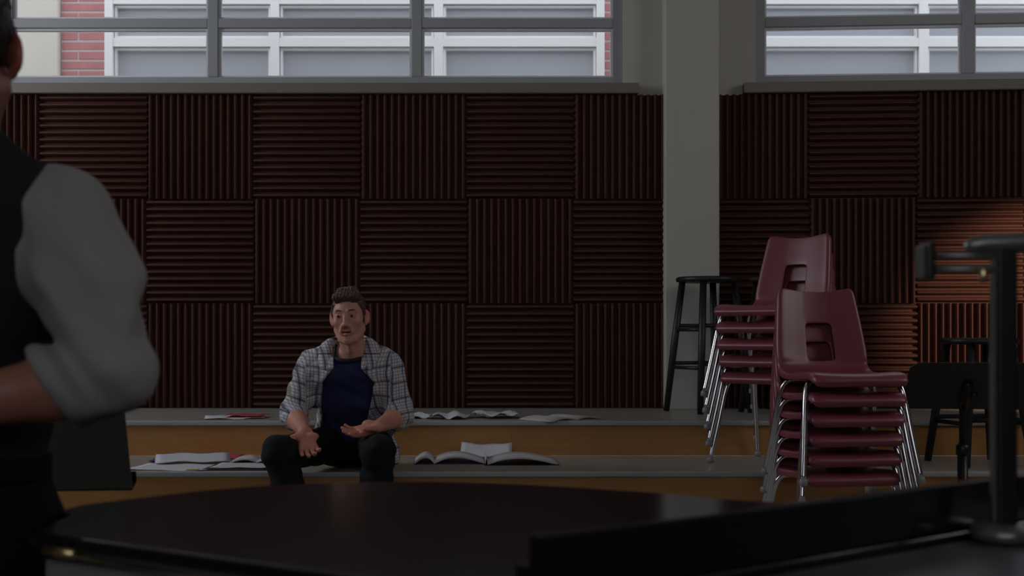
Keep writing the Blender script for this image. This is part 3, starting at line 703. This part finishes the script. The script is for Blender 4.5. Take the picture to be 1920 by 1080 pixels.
# ------------------------------------------------------------------ the man standing in the foreground, seen from behind
def standing_man():
    O = np.array((-0.86, 1.97, 0.0)); e = empty('person', tuple(O))
    tag(e, 'man standing at the piano in vest and rolled pale sleeves, back turned', 'person')
    sR, eR, wR = (-0.672, 1.945, 1.432), (-0.578, 1.850, 1.190), (-0.815, 1.800, 1.140)
    sL, eL, wL = (-1.030, 1.955, 1.432), (-1.120, 1.930, 1.150), (-1.080, 1.700, 1.080)
    HC = (-0.858, 2.005, 1.690); HR = Matrix.Rotation(R(180 + 12), 3, 'Z')
    def torso(S, g=0, k=0.05):
        S.ell((-0.860, 1.975, 0.965), (0.150 + g, 0.112 + g, 0.12 + g), k)
        S.ell((-0.858, 1.97, 1.12), (0.140 + g, 0.100 + g, 0.14 + g), k)
        S.ell((-0.850, 1.965, 1.32), (0.160 + g, 0.108 + g, 0.15 + g), k)
        S.cap((-1.00, 1.955, 1.42), (-0.71, 1.950, 1.42), 0.062 + g, 0.062 + g, k)
        S.cap((-0.94, 1.95, 1.455), (-0.84, 1.94, 1.515), 0.042 + g, 0.052 + g, k); S.cap((-0.74, 1.95, 1.455), (-0.835, 1.94, 1.515), 0.042 + g, 0.052 + g, k)
    B = SDF((-1.25, 1.62, 0.84), (-0.45, 2.16, 1.62), 0.0065)
    torso(B, -0.014)
    for s_, e_, w_ in ((sR, eR, wR), (sL, eL, wL)):
        B.cap(s_, e_, 0.052, 0.044, 0.03); m = Vector(e_).lerp(Vector(w_), 0.3); B.cap(e_, m, 0.044, 0.047, 0.02); B.cap(m, w_, 0.047, 0.031, 0.02)
    B.cap((-0.862, 1.94, 1.48), (-0.865, 1.93, 1.58), 0.062, 0.058, 0.02)
    h1 = SDF((-1.06, 1.70, 1.00), (-0.76, 1.95, 1.24), 0.004); h1.cap(Vector(eR).lerp(Vector(wR), 0.75), wR, 0.036, 0.030, 0.01)
    hand(h1, wR, (-0.95, 0.10, -0.22), (0.05, 1.0, 0.05), True, (0.12, 0.12, 0.14, 0.16), 1.03, thumb=(0.7, 0.7, 0.1))
    h2 = SDF((-1.20, 1.46, 0.92), (-0.92, 1.78, 1.20), 0.004); h2.cap(Vector(eL).lerp(Vector(wL), 0.75), wL, 0.036, 0.030, 0.01)
    hand(h2, wL, (0.25, -0.9, -0.2), (0.2, 0.0, -1.0), False, (0.25, 0.25, 0.3, 0.3), 1.03)
    H = head_sdf(0.0038); HV, HF = H.mesh(); HV = place(HV, HC, HR)
    V, Fq = merge(B.mesh(), h1.mesh(), h2.mesh(), (HV, HF)); b = np_obj('body', V, Fq, 'skin2', e, 1, O); Ri = np.array(HR.transposed())
    def tone(co, c):
        q = (co + O - np.array(HC)) @ Ri.T
        ear = (np.abs(q[:, 0]) > 0.078) & (q[:, 2] > -0.05) & (q[:, 2] < 0.04); c[ear] *= np.array((1.10, 0.62, 0.62)); return c
    set_tone(b, tone)
    hv, hf = hair_sdf().mesh(); np_obj('hair', place(hv, HC, HR), hf, 'hairdark', e, 1, O)
    # shirt with rolled sleeves
    S = SDF((-1.28, 1.72, 1.03), (-0.42, 2.14, 1.62), 0.0065)
    torso(S, -0.004)
    for s_, e_, w_ in ((sR, eR, wR), (sL, eL, wL)):
        m = Vector(s_).lerp(Vector(e_), 0.42)
        S.cap(s_, m, 0.066, 0.074, 0.05); S.cap(m, e_, 0.074, 0.060, 0.04); q = Vector(e_).lerp(Vector(w_), 0.24)
        S.cap(e_, q, 0.057, 0.058, 0.02); S.cap(Vector(e_).lerp(Vector(w_), 0.13), Vector(e_).lerp(Vector(w_), 0.30), 0.060, 0.064, 0.004)
    wrinkle(S, 0.0040, 0.4)
    X, Y, Z = S.grid(tuple(slice(0, v) for v in S.n)); S.f += (0.0060 * np.sin((X * 0.75 + Z * 0.9) * 62 + 2.2 * np.sin(X * 17 + Y * 20)) * np.clip((1.46 - Z) / 0.15, 0, 1)).astype(np.float32)
    for e_, w_ in ((eR, wR), (eL, wL)):
        d = (Vector(w_) - Vector(e_)).normalized(); q = Vector(e_).lerp(Vector(w_), 0.34); X, Y, Z = S.grid(tuple(slice(0, v) for v in S.n))
        if e_ is eR: d = (d + Vector((0, 0, -0.45))).normalized()
        side = (X - q.x) * d.x + (Y - q.y) * d.y + (Z - q.z) * d.z; near = (X - q.x) ** 2 + (Y - q.y) ** 2 + (Z - q.z) ** 2 < 0.125 ** 2
        S.f = np.where((side > 0) & near, np.maximum(S.f, side), S.f).astype(np.float32)
    S.ell((-0.862, 1.93, 1.58), (0.066, 0.066, 0.06), 0.01, '-')
    sh = np_obj('shirt', *S.mesh(), 'shirt', e, 2, O)
    ring = []
    for k in range(25):
        a = 2 * math.pi * k / 24; ring.append(Vector((-0.862 + 0.070 * math.cos(a), 1.940 + 0.070 * math.sin(a), 1.556 - 0.018 * math.sin(a))) - Vector(O))
    cr = obj('collar', tube(ring, 0.014, 10), 'shirt', sh, True); cr.scale = (1, 1, 1)
    # vest
    Vv = SDF((-1.14, 1.76, 0.98), (-0.58, 2.16, 1.62), 0.006); torso(Vv, 0.009)
    wrinkle(Vv, 0.002, 0.9)
    for (s_, sx) in ((sR, 1), (sL, -1)): Vv.ell((s_[0] + sx * 0.062, s_[1], s_[2] - 0.075), (0.066, 0.20, 0.135), 0.012, '-')
    Vv.ell((-0.862, 1.93, 1.59), (0.082, 0.085, 0.085), 0.01, '-'); Vv.half((0, 0, 1.025), (0, 0, -1)); np_obj('vest', *Vv.mesh(), 'vest', e, 2, O)
    # trousers and shoes
    J = SDF((-1.10, 1.80, 0.06), (-0.62, 2.16, 1.10), 0.008); J.ell((-0.860, 1.975, 0.975), (0.158, 0.118, 0.125), 0.05)
    for sx in (-1, 1):
        hp = (-0.86 + sx * 0.085, 1.975, 0.90); kn = (-0.87 + sx * 0.10, 1.96, 0.50); an = (-0.88 + sx * 0.105, 1.99, 0.10)
        J.cap(hp, kn, 0.085, 0.068, 0.05); J.cap(kn, an, 0.066, 0.058, 0.04)
    wrinkle(J, 0.004, 2.0); J.half((0, 0, 1.05), (0, 0, 1)); np_obj('trousers', *J.mesh(), 'black', e, 2, O)
    bl = lathe([(0.150, 1.028), (0.151, 1.032), (0.151, 1.060), (0.150, 1.064)], 32); bmesh.ops.scale(bl, vec=(1.0, 0.74, 1), verts=bl.verts); obj('belt', bl, 'black', e, True)
    for sx in (-1, 1):
        ax, ay = -0.88 + sx * 0.105, 1.99; Sx = SDF((ax - .09, ay - .12, -0.01), (ax + .09, ay + .27, 0.15), 0.007)
        Sx.cap((ax, ay - .05, .04), (ax, ay + .06, .042), 0.042, 0.046, 0.02); Sx.cap((ax, ay + .06, .036), (ax, ay + .20, .030), 0.046, 0.032, 0.02); Sx.cap((ax, ay, .06), (ax, ay, .12), 0.045, 0.045, 0.02)
        Sx.half((0, 0, 0.0012), (0, 0, -1)); np_obj('shoe', *Sx.mesh(), 'shoe', e, 1, O)
    return e
standing_man()

# ------------------------------------------------------------------ stacked chairs
def shell_mesh():
    prof = bez([(-0.205, 0.372), (-0.217, 0.392), (-0.200, 0.414), (-0.15, 0.424), (-0.05, 0.415), (0.06, 0.408), (0.125, 0.416), (0.165, 0.450), (0.185, 0.510), (0.205, 0.590), (0.228, 0.680), (0.244, 0.742), (0.248, 0.752)], 3)
    # (y, z) along the centre line; half widths
    N = len(prof); key = [0, 2, 3, 6, 7, 8, 9, 10, 11, 12]; hwk = [0.190, 0.198, 0.202, 0.202, 0.200, 0.200, 0.192, 0.181, 0.172, 0.160]
    hw = np.interp(np.arange(N) / 3.0, key, hwk)
    us = [-1.0, -0.97, -0.88, -0.62, -0.34, -0.30, -0.1, 0.1, 0.30, 0.34, 0.62, 0.88, 0.97, 1.0]
    V, Fc = [], []
    for i, p in enumerate(prof):
        t = (Vector(prof[min(i + 1, N - 1)]) - Vector(prof[max(i - 1, 0)])).normalized(); nrm = Vector((0, -t.y if False else -t[1], t[0]))
        nv = Vector((0.0, -t[1], t[0]))           # seat: up, back: forwards
        row = []
        for j, u in enumerate(us):
            dish = (0.005 + 0.015 * min(1, max(0, i - 6) / 10)) * u * u if i < 22 else 0.030 * u * u
            q = Vector((u * hw[i], p[0], p[1])) + nv * dish * (0.4 if i < 6 else 1)
            if abs(u) == 1.0: q -= nv * 0.032
            elif abs(u) == 0.97: q -= nv * 0.006
            row.append(q)
        V += row
    m = len(us)
    back0 = 24
    for i in range(N - 1):
        for j in range(m - 1):
            if i in (22, 23, 24, 25, 26, 27) and j in (5, 6, 7): continue      # hand hole
            Fc.append((i * m + j, i * m + j + 1, (i + 1) * m + j + 1, (i + 1) * m + j))
    # rolled top edge
    return [tuple(v) for v in V], Fc
def make_chair():
    e = empty('school_chair')
    vs_, fs_ = shell_mesh(); s = obj('shell', (vs_, fs_), 'maroon', e, True)
    md = s.modifiers.new('solid', 'SOLIDIFY'); md.thickness = 0.006; md.offset = -1
    sb = s.modifiers.new('sub', 'SUBSURF'); sb.levels = 2; sb.render_levels = 2
    r = 0.0115
    for sx in (-1, 1):
        # front leg rises, bends under the seat
        l = obj('leg', tube(bez([(sx * 0.095, -0.085, 0.392), (sx * 0.150, -0.105, 0.396), (sx * 0.183, -0.122, 0.384), (sx * 0.203, -0.140, 0.335), (sx * 0.222, -0.175, 0.17), (sx * 0.240, -0.207, 0.022)], 6), r, 10), 'chrome', e, True)
        obj('glide', lathe([(0.012, 0), (0.0165, 0.004), (0.0165, 0.016), (0.013, 0.026)], 12, c=(sx * 0.240, -0.208, 0.0)), 'glide', l, True)
        l = obj('leg', tube(bez([(sx * 0.095, 0.065, 0.388), (sx * 0.150, 0.085, 0.392), (sx * 0.183, 0.100, 0.380), (sx * 0.203, 0.118, 0.330), (sx * 0.220, 0.158, 0.17), (sx * 0.236, 0.196, 0.022)], 6), r, 10), 'chrome', e, True)
        obj('glide', lathe([(0.012, 0), (0.0165, 0.004), (0.0165, 0.016), (0.013, 0.026)], 12, c=(sx * 0.236, 0.197, 0.0)), 'glide', l, True)
    for y, z in ((-0.085, 0.392), (0.065, 0.388)): obj('cross_rail', tube([(-0.1, y, z), (0.1, y, z)], r, 10), 'chrome', e, True)
    return e
ORD = ['bottom', 'second', 'third', 'fourth', 'fifth', 'sixth']
proto = make_chair(); first = True
def stack(x, y, z, rz, n, name, group):
    global first
    fw = Vector((math.sin(rz), -math.cos(rz), 0))
    for k in range(n):
        c = proto if first else copy_tree(proto); first = False
        p = Vector((x, y, z)) + fw * 0.013 * k; p.z += 0.078 * k; c.location = p; c.rotation_euler = (0, 0, rz)
        pos = 'topmost' if k == n - 1 else ('bottom' if k == 0 else ORD[k] + ' from the bottom')
        tag(c, 'maroon plastic school chair, %s of %s' % (pos, name), 'chair', group)
stack(1.297, 5.19, Z1 + .001, R(10), 6, 'the front stack', 'front stack of maroon chairs')
stack(1.250, 6.02, Z2 + .001, R(-43), 5, 'the rear stack on the tier', 'rear stack of maroon chairs')

# ------------------------------------------------------------------ bar stools
def make_stool(H):
    e = empty('bar_stool'); r = 0.178
    obj('seat', lathe([(r - .02, H - 0.030), (r - .004, H - 0.026), (r, H - 0.016), (r - .003, H - 0.004), (r - .012, H), (r - .07, H - 0.003)], 40), 'blackwood', e, True)
    for k in range(4):
        a = R(45) + k * math.pi / 2; c, s = math.cos(a), math.sin(a)
        obj('leg', tube([(c * 0.145, s * 0.145, H - 0.028), (c * 0.19, s * 0.19, H * .5), (c * 0.235, s * 0.235, 0.0)], [0.019, 0.0205, 0.017], 12), 'blackwood', e, True)
    for j, fr in enumerate((0.66, 0.38, 0.60, 0.32)):
        pass
    for k in range(4):
        for fr in ((0.64, 0.36) if k % 2 == 0 else (0.61, 0.33)):
            rr = 0.145 + (0.235 - 0.145) * (1 - fr); a = R(45) + k * math.pi / 2; b = a + math.pi / 2
            obj('rung', tube([(math.cos(a) * rr, math.sin(a) * rr, H * fr), (math.cos(b) * rr, math.sin(b) * rr, H * fr)], 0.0105, 8), 'blackwood', e, True)
    return e
st = make_stool(0.745); st.location = (1.085, 7.10, Z3 + .001); st.rotation_euler = (0, 0, R(26))
tag(st, 'tall black wooden stool standing before the pale column', 'stool', 'black stools')
st2 = copy_tree(st); st2.location = (1.50, 7.12, Z3 + .001); st2.rotation_euler = (0, 0, R(50)); tag(st2, 'tall black stool mostly hidden behind the rear chair stack', 'stool', 'black stools')
st3 = make_stool(0.585); st3.location = (2.175, 5.98, Z2 + .001); st3.rotation_euler = (0, 0, R(12)); tag(st3, 'shorter black stool behind the right music stand', 'stool', 'black stools')

# ------------------------------------------------------------------ music stands
def music_stand(loc, rz, H, tilt, w_, h_, label, zbase, dm='standgrey'):
    e = empty('music_stand', (loc[0], loc[1], zbase), rz); tag(e, label, 'music stand')
    z = H - zbase
    # desk in local frame: plate leaning back, its reading side towards +y
    ct, s_ = math.cos(tilt), math.sin(tilt)
    def P(x, v, n): return (x, v * s_ * -1 + n * ct, z + v * ct + n * s_)
    bm = bmesh.new(); vs_ = []
    hw = w_ / 2; cut = 0.03
    outl = [(-hw, 0), (hw, 0), (hw - .012, h_ * .9), (hw - cut - .01, h_), (-hw + cut + .01, h_), (-hw + .012, h_ * .9)]
    a = [bm.verts.new(P(x, v, 0)) for x, v in outl]; b = [bm.verts.new(P(x, v, 0.003)) for x, v in outl]
    bm.faces.new(a[::-1]); bm.faces.new(b)
    for i in range(6): bm.faces.new((a[i], a[(i + 1) % 6], b[(i + 1) % 6], b[i]))
    d = obj('desk', bm, dm, e)
    bm = bmesh.new(); q = [bm.verts.new(P(x, v, n)) for (x, v, n) in ((-hw, 0, 0), (hw, 0, 0), (hw, 0, .055), (-hw, 0, .055), (-hw, -.004, 0), (hw, -.004, 0), (hw, -.004, .055), (-hw, -.004, .055))]
    for f in ((0, 1, 2, 3), (7, 6, 5, 4), (0, 4, 5, 1), (1, 5, 6, 2), (2, 6, 7, 3), (3, 7, 4, 0)): bm.faces.new([q[i] for i in f])
    bm2 = bmesh.new(); q = [bm2.verts.new(P(x, v, n)) for (x, v, n) in ((-hw, 0, .052), (hw, 0, .052), (hw, .022, .052), (-hw, .022, .052), (-hw, 0, .055), (hw, 0, .055), (hw, .022, .055), (-hw, .022, .055))]
    for f in ((0, 1, 2, 3), (7, 6, 5, 4), (0, 4, 5, 1), (1, 5, 6, 2), (2, 6, 7, 3), (3, 7, 4, 0)): bm2.faces.new([q[i] for i in f])
    obj('ledge', bm, 'iron', d); obj('ledge_lip', bm2, 'iron', d)
    # bracket and knob on the back
    c = Vector(P(0, h_ * 0.42, -0.012)); obj('bracket', tube([Vector(P(0, h_ * .62, -0.008)), c, Vector(P(0, h_ * .18, -0.03))], [0.016, 0.024, 0.018], 12), 'iron', e, True)
    obj('knob', lathe([(0.006, -0.012), (0.016, -0.01), (0.017, 0.008), (0.010, 0.012)], 14, c=(0.028, c.y - .015, c.z - .01)), 'iron', e, True)
    top = Vector(P(0, h_ * .12, -0.036)); tx = top.x; ty = top.y
    obj('shaft', tube([(tx, ty, 0.42), (tx, ty, z + 0.02), tuple(c)], [0.015, 0.015, 0.012], 10), 'iron', e, True)
    obj('pole', tube([(tx, ty, 0.03), (tx, ty, 0.50)], 0.021, 12), 'iron', e, True)
    obj('collar', lathe([(0.021, 0.47), (0.027, 0.475), (0.027, 0.51), (0.017, 0.52)], 14, c=(tx, ty, 0)), 'iron', e, True)
    for k in range(3):
        a = R(90) + k * 2 * math.pi / 3; cx, sx = math.cos(a), math.sin(a)
        obj('leg', tube(bez([(tx, ty, 0.14), (tx + cx * .10, ty + sx * .10, 0.10), (tx + cx * .27, ty + sx * .27, 0.010)], 5), 0.0095, 8), 'iron', e, True)
    return e
p = at(190, 919, 2.95)
music_stand((p.x - 0.185, 2.95), R(6), p.z, R(16), 0.50, 0.34, 'grey music stand partly hidden by the standing man', 0.0)
p = at(1800, 766, 5.30)
music_stand((p.x, 5.30), R(-8), p.z, R(54), 0.50, 0.33, 'low black music stand right of the front chair stack', Z1 + .001, 'blackdesk')

# ------------------------------------------------------------------ grand piano
pian = empty('grand_piano', (0, 1.7, 0)); tag(pian, 'black lacquered grand piano with closed lid filling the foreground', 'piano')
OP = Vector((0, 1.7, 0))
ZL = 0.98
far = bez([(-0.648, 1.90, 0), (-0.690, 1.985, 0), (-0.618, 2.096, 0), (-0.505, 2.225, 0), (-0.370, 2.302, 0), (-0.155, 2.335, 0), (0.040, 2.282, 0), (0.252, 2.166, 0), (0.345, 2.090, 0), (0.47, 2.045, 0), (0.66, 2.050, 0), (0.83, 2.060, 0)], 6)
C0 = Vector((0.030, 1.290, 0)); C1 = Vector((0.870, 1.955, 0))
TC = Vector((-0.655, 1.742, 0))
lidpoly = [TC] + far + [C1, C0]
rel = lambda P_: [(p.x - OP.x, p.y - OP.y) for p in P_]
obj('lid', prism(rel(lidpoly), ZL - 0.020, ZL, 0.007, 3), 'lacquer', pian)
def inset(poly, c, k): return [c + (p - c) * k for p in poly]
cen = Vector((0.15, 1.75, 0))
K0, K1 = Vector((0.40, 1.035, 0)), Vector((1.25, 1.72, 0))
casepoly = [TC] + far + [Vector((0.90, 2.0, 0)), K1, K0]
cp = inset(casepoly, cen, 0.972)
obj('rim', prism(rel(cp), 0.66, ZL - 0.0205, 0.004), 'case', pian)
# pin block deck / folded music desk in front of the lid, toward the keyboard
deck = [C0 + Vector((.004, -.006, 0)), C1 + Vector((.004, -.006, 0)), Vector((1.22, 1.70, 0)), Vector((0.385, 1.045, 0))]
obj('music_desk', prism(rel(deck), ZL - 0.020, ZL - 0.012, 0.002), 'satin', pian)
# folded back front flap resting on the lid along its edge
dv = (C1 - C0).normalized(); nv = Vector((-dv.y, dv.x, 0))
fl = [C0 + dv * 0.0, C1 - dv * 0.0, C1 + nv * 0.020, C0 + nv * 0.020]
obj('front_flap', prism(rel(fl), ZL + 0.0005, ZL + 0.066, 0.004), 'lacquer', pian)
fl2 = [C0 + nv * .0205 + dv * .01, C1 + nv * .0205 - dv * .01, C1 + nv * 0.055 - dv * .01, C0 + nv * 0.055 + dv * .01]
obj('flap_prop', prism(rel(fl2), ZL + 0.0005, ZL + 0.030, 0.003), 'lacquer', pian)
# hinges along the spine
sd = (C0 - TC).normalized(); sn = Vector((sd.y, -sd.x, 0))
for t in (0.085, 0.62):
    h = TC.lerp(C0, t) + sn * 0.004; hb = tube([(h.x - OP.x - sd.x * .03, h.y - OP.y - sd.y * .03, ZL - .020), (h.x - OP.x + sd.x * .03, h.y - OP.y + sd.y * .03, ZL - .020)], 0.0065, 12); obj('hinge', hb, 'brass', pian, True)
glint = tube([(TC.x - OP.x + sn.x * .001, TC.y - OP.y + sn.y * .001, ZL - .026), (C0.x - OP.x + sn.x * .001, C0.y - OP.y + sn.y * .001, ZL - .026)], 0.005, 8)
obj('edge_glint', glint, 'chrome', pian, True)  # chrome tube added as the highlight along the lid bevel
for (lx, ly) in ((-0.42, 1.98), (0.42, 1.25), (1.02, 1.78)):
    lg = obj('leg', lathe([(0.030, 0.06), (0.034, 0.10), (0.046, 0.35), (0.062, 0.60), (0.070, 0.659)], 20, c=(lx - OP.x, ly - OP.y, 0)), 'lacquer', pian, True)
    obj('caster', lathe([(0.014, 0.0), (0.026, 0.008), (0.028, 0.03), (0.018, 0.06)], 16, c=(lx - OP.x, ly - OP.y, 0)), 'brass', lg, True)
lb = obj('pedal_lyre', box(0.70 - OP.x - .03, 0.70 - OP.x + .03, 1.42 - OP.y - .02, 1.42 - OP.y + .02, 0.10, 0.66, 0.006), 'lacquer', pian)
for k in (-1, 0, 1): obj('pedal', box(0.70 + k * .05 - .012, 0.70 + k * .05 + .012, 1.34 - OP.y, 1.44 - OP.y, 0.07, 0.10, 0.004), 'brass', lb)

# ------------------------------------------------------------------ post with round base and clamp arm standing on the piano
ps_ = empty('desk_stand', (0.664, 1.735, ZL - 0.0115)); tag(ps_, 'dark metal post with round base and sideways clamp arm on the piano', 'stand')
obj('base', lathe([(0.030, 0), (0.040, 0.002), (0.044, 0.008), (0.044, 0.016), (0.038, 0.021), (0.020, 0.025)], 36), 'steelgrey', ps_, True)
obj('post', box(-0.0103, 0.0165, -0.010, 0.010, 0.024, 0.405, 0.004, seg=2), 'iron', ps_)
obj('post_lit_side', box(-0.0165, -0.0105, -0.007, 0.007, 0.024, 0.395, 0.002), 'steelgrey', ps_)  # paler strip added as the lit left side of the post
arm = obj('arm', tube([(-0.052, 0, 0.397), (-0.046, 0, 0.399), (-0.030, 0, 0.402), (0.02, 0, 0.404), (0.16, 0, 0.408)], [0.004, 0.010, 0.0125, 0.0135, 0.0135], 18), 'steelgrey', ps_, True)
for z in (0.386, 0.368): obj('rod', tube([(-0.098, -0.004, z), (0.010, -0.004, z)], 0.0048, 10), 'steelgrey', ps_, True)
obj('end_plate', box(-0.110, -0.098, -0.022, 0.022, 0.353, 0.403, 0.004, seg=2), 'iron', ps_)
obj('end_cap', box(-0.1135, -0.1102, -0.019, 0.019, 0.356, 0.400, 0.0015), 'steelgrey', ps_)
obj('thumb_screw', lathe([(0.004, -0.012), (0.006, -0.008), (0.006, 0.004), (0.003, 0.008)], 12, c=(-0.031, -0.010, 0.362)), 'brass', ps_, True)

# ------------------------------------------------------------------ papers and books
def sheet(name, c, w_, d_, rz, m, label, cat, z0, group=None, wave=0.0, curl=0.0, th=0.0012, seed=0, tilt=0.0, nx=10, ny=8):
    rnd = random.Random(seed); ph = [rnd.uniform(0, 6.28) for _ in range(4)]
    V, Fc = [], []
    for k in (0, 1):
        for i in range(nx + 1):
            for j in range(ny + 1):
                u = i / nx - .5; v = j / ny - .5
                z = wave * (0.55 + 0.45 * math.sin(7 * u + ph[0]) * math.cos(5 * v + ph[1]) + 0.35 * math.sin(13 * u + 6 * v + ph[2])) + curl * max(0, abs(u) - .25) * 2 + tilt * (v + .5)
                V.append((u * w_, v * d_, max(0, z) + k * th))
    n1 = (nx + 1) * (ny + 1); q = lambda i, j, k: k * n1 + i * (ny + 1) + j
    for i in range(nx):
        for j in range(ny):
            Fc.append((q(i, j, 1), q(i + 1, j, 1), q(i + 1, j + 1, 1), q(i, j + 1, 1))); Fc.append((q(i, j, 0), q(i, j + 1, 0), q(i + 1, j + 1, 0), q(i + 1, j, 0)))
    for i in range(nx): Fc.append((q(i, 0, 0), q(i + 1, 0, 0), q(i + 1, 0, 1), q(i, 0, 1))); Fc.append((q(i, ny, 1), q(i + 1, ny, 1), q(i + 1, ny, 0), q(i, ny, 0)))
    for j in range(ny): Fc.append((q(0, j, 1), q(0, j + 1, 1), q(0, j + 1, 0), q(0, j, 0))); Fc.append((q(nx, j, 0), q(nx, j + 1, 0), q(nx, j + 1, 1), q(nx, j, 1)))
    o = obj(name, (V, Fc), m, None, True, (c[0], c[1], z0), (0, 0, R(rz)))
    return tag(o, label, cat, group)
def open_book(c, w_, d_, rz, z0, label, mcover, mpage, hump=0.035, flat=0.004, cat='book', fold=0.5):
    """open booklet: two page blocks arching from the spine, over a cover"""
    e = empty('open_book', (c[0], c[1], z0), R(rz)); tag(e, label, cat)
    n = 14
    def arch(t): return flat + hump * math.sin(math.pi * min(1, t * 1.02)) ** 0.8 * (1 - .35 * t)
    for sx in (-1, 1):
        wl = w_ * (fold if sx < 0 else 1 - fold); V, Fc = [], []
        for i in range(n + 1):
            t = i / n; z = arch(t)
            for (y, zz) in ((-d_ / 2, z + 0.001), (d_ / 2, z + 0.001), (d_ / 2, max(0.0022, z - 0.007)), (-d_ / 2, max(0.0022, z - 0.007))): V.append((sx * t * wl, y, zz))
        for i in range(n):
            for k in range(4): a = i * 4; Fc.append((a + k, a + (k + 1) % 4, a + 4 + (k + 1) % 4, a + 4 + k))
        Fc.append((0, 1, 2, 3)); Fc.append((n * 4, n * 4 + 1, n * 4 + 2, n * 4 + 3)); obj('page_block', (V, Fc), mpage, e, True)
    obj('cover', box(-w_ * fold - .004, w_ * (1 - fold) + .004, -d_ / 2 - .004, d_ / 2 + .004, 0, 0.002), mcover, e)
    return e
# lower tier, left of the man
zt = Z2 + 0.0008
def onT(px, d): return ((px - 960) * d / F, d)
x, y = onT(330, 5.80); sheet('sheet_music', (x, y), 0.38, 0.27, -8, 'paper', 'large white sheet lying leftmost on the lower tier', 'paper', zt, wave=0.004, seed=1)
x, y = onT(362, 6.03); sheet('sheet_music', (x, y), 0.34, 0.19, 14, 'paper', 'white sheet at an angle behind the leftmost sheet', 'paper', zt + .008, wave=0.006, seed=2, tilt=0.022)
x, y = onT(290, 6.05); sheet('sheet_music', (x, y), 0.05, 0.05, 10, 'purple', 'small blue slip behind the leftmost white sheet', 'paper', zt + .0005, wave=0.010, seed=22)
x, y = onT(408, 6.26); sheet('song_booklet', (x, y), 0.26, 0.13, -6, 'red', 'dark red booklet against the riser left of the man', 'booklet', zt, wave=0.010, seed=3, th=0.006)
x, y = onT(455, 5.79); f_ = sheet('music_folder', (x, y), 0.30, 0.24, -3, 'blackcover', 'black folder lying open under printed pages left of the man', 'folder', zt, th=0.006)
sheet('sheet_music', (x + .012, y + .012), 0.275, 0.21, -3, 'print', 'printed sheet lying on the black folder', 'paper', zt + .0075, wave=0.003, seed=5)
x, y = onT(487, 6.07); open_book((x, y), 0.26, 0.20, 4, zt + .001, 'open songbook arching behind the black folder', 'red', 'paperw', 0.022)
x, y = onT(360, 5.668); sheet('sticky_note', (x, y), 0.06, 0.03, 2, 'yellow', 'small yellow note at the tier edge under the white sheets', 'note', zt + .0065 , wave=0.0)
# lower tier, right of the man
open_book((-0.367, 6.07), 0.325, 0.27, 3, zt, 'open music book with purple cover beside the seated man', 'purple', 'paperw', 0.036, 0.006, fold=.28)
open_book((-0.117, 6.03), 0.335, 0.28, 2, zt, 'open music book farthest right of the seated man', 'blackcover', 'paperw', 0.036, 0.006, fold=.03)
x, y = onT(912, 6.29); sheet('sheet_music', (x, y), 0.25, 0.10, -3, 'paper', 'single sheet leaning behind the wide open book', 'paper', zt + .001, wave=0.006, curl=0.02, seed=6, tilt=0.055)
# upper tier
zu = Z3 + 0.0008
x, y = onT(440, 6.62); sheet('song_booklet', (x, y), 0.30, 0.26, 12, 'paper', 'white booklet on the upper tier behind the piled sheets', 'booklet', zu, wave=0.006, seed=8)
x, y = onT(462, 6.62); sheet('song_booklet', (x, y), 0.20, 0.16, -10, 'red', 'red printed leaflet lying on the white booklet', 'leaflet', zu + .011, wave=0.006, seed=9)
x, y = onT(775, 6.62); sheet('sheet_music', (x, y), 0.17, 0.20, 10, 'paper', 'sheet on the upper tier at the shoulder side of the man', 'paper', zu, wave=0.022, seed=10)
x, y = onT(845, 6.58); sheet('sheet_music', (x, y), 0.20, 0.24, -18, 'paper', 'creased sheet on the upper tier, left of the two side by side', 'paper', zu, wave=0.028, seed=11)
x, y = onT(930, 6.62); sheet('sheet_music', (x, y), 0.21, 0.22, 12, 'print', 'creased printed sheet on the upper tier, right of the two side by side', 'paper', zu + .006, wave=0.026, seed=12)
x, y = onT(1052, 6.50); open_book((x, y), 0.34, 0.24, 38, zu, 'thin open booklet reaching over the upper tier edge', 'paper', 'paperw', 0.016, 0.003)
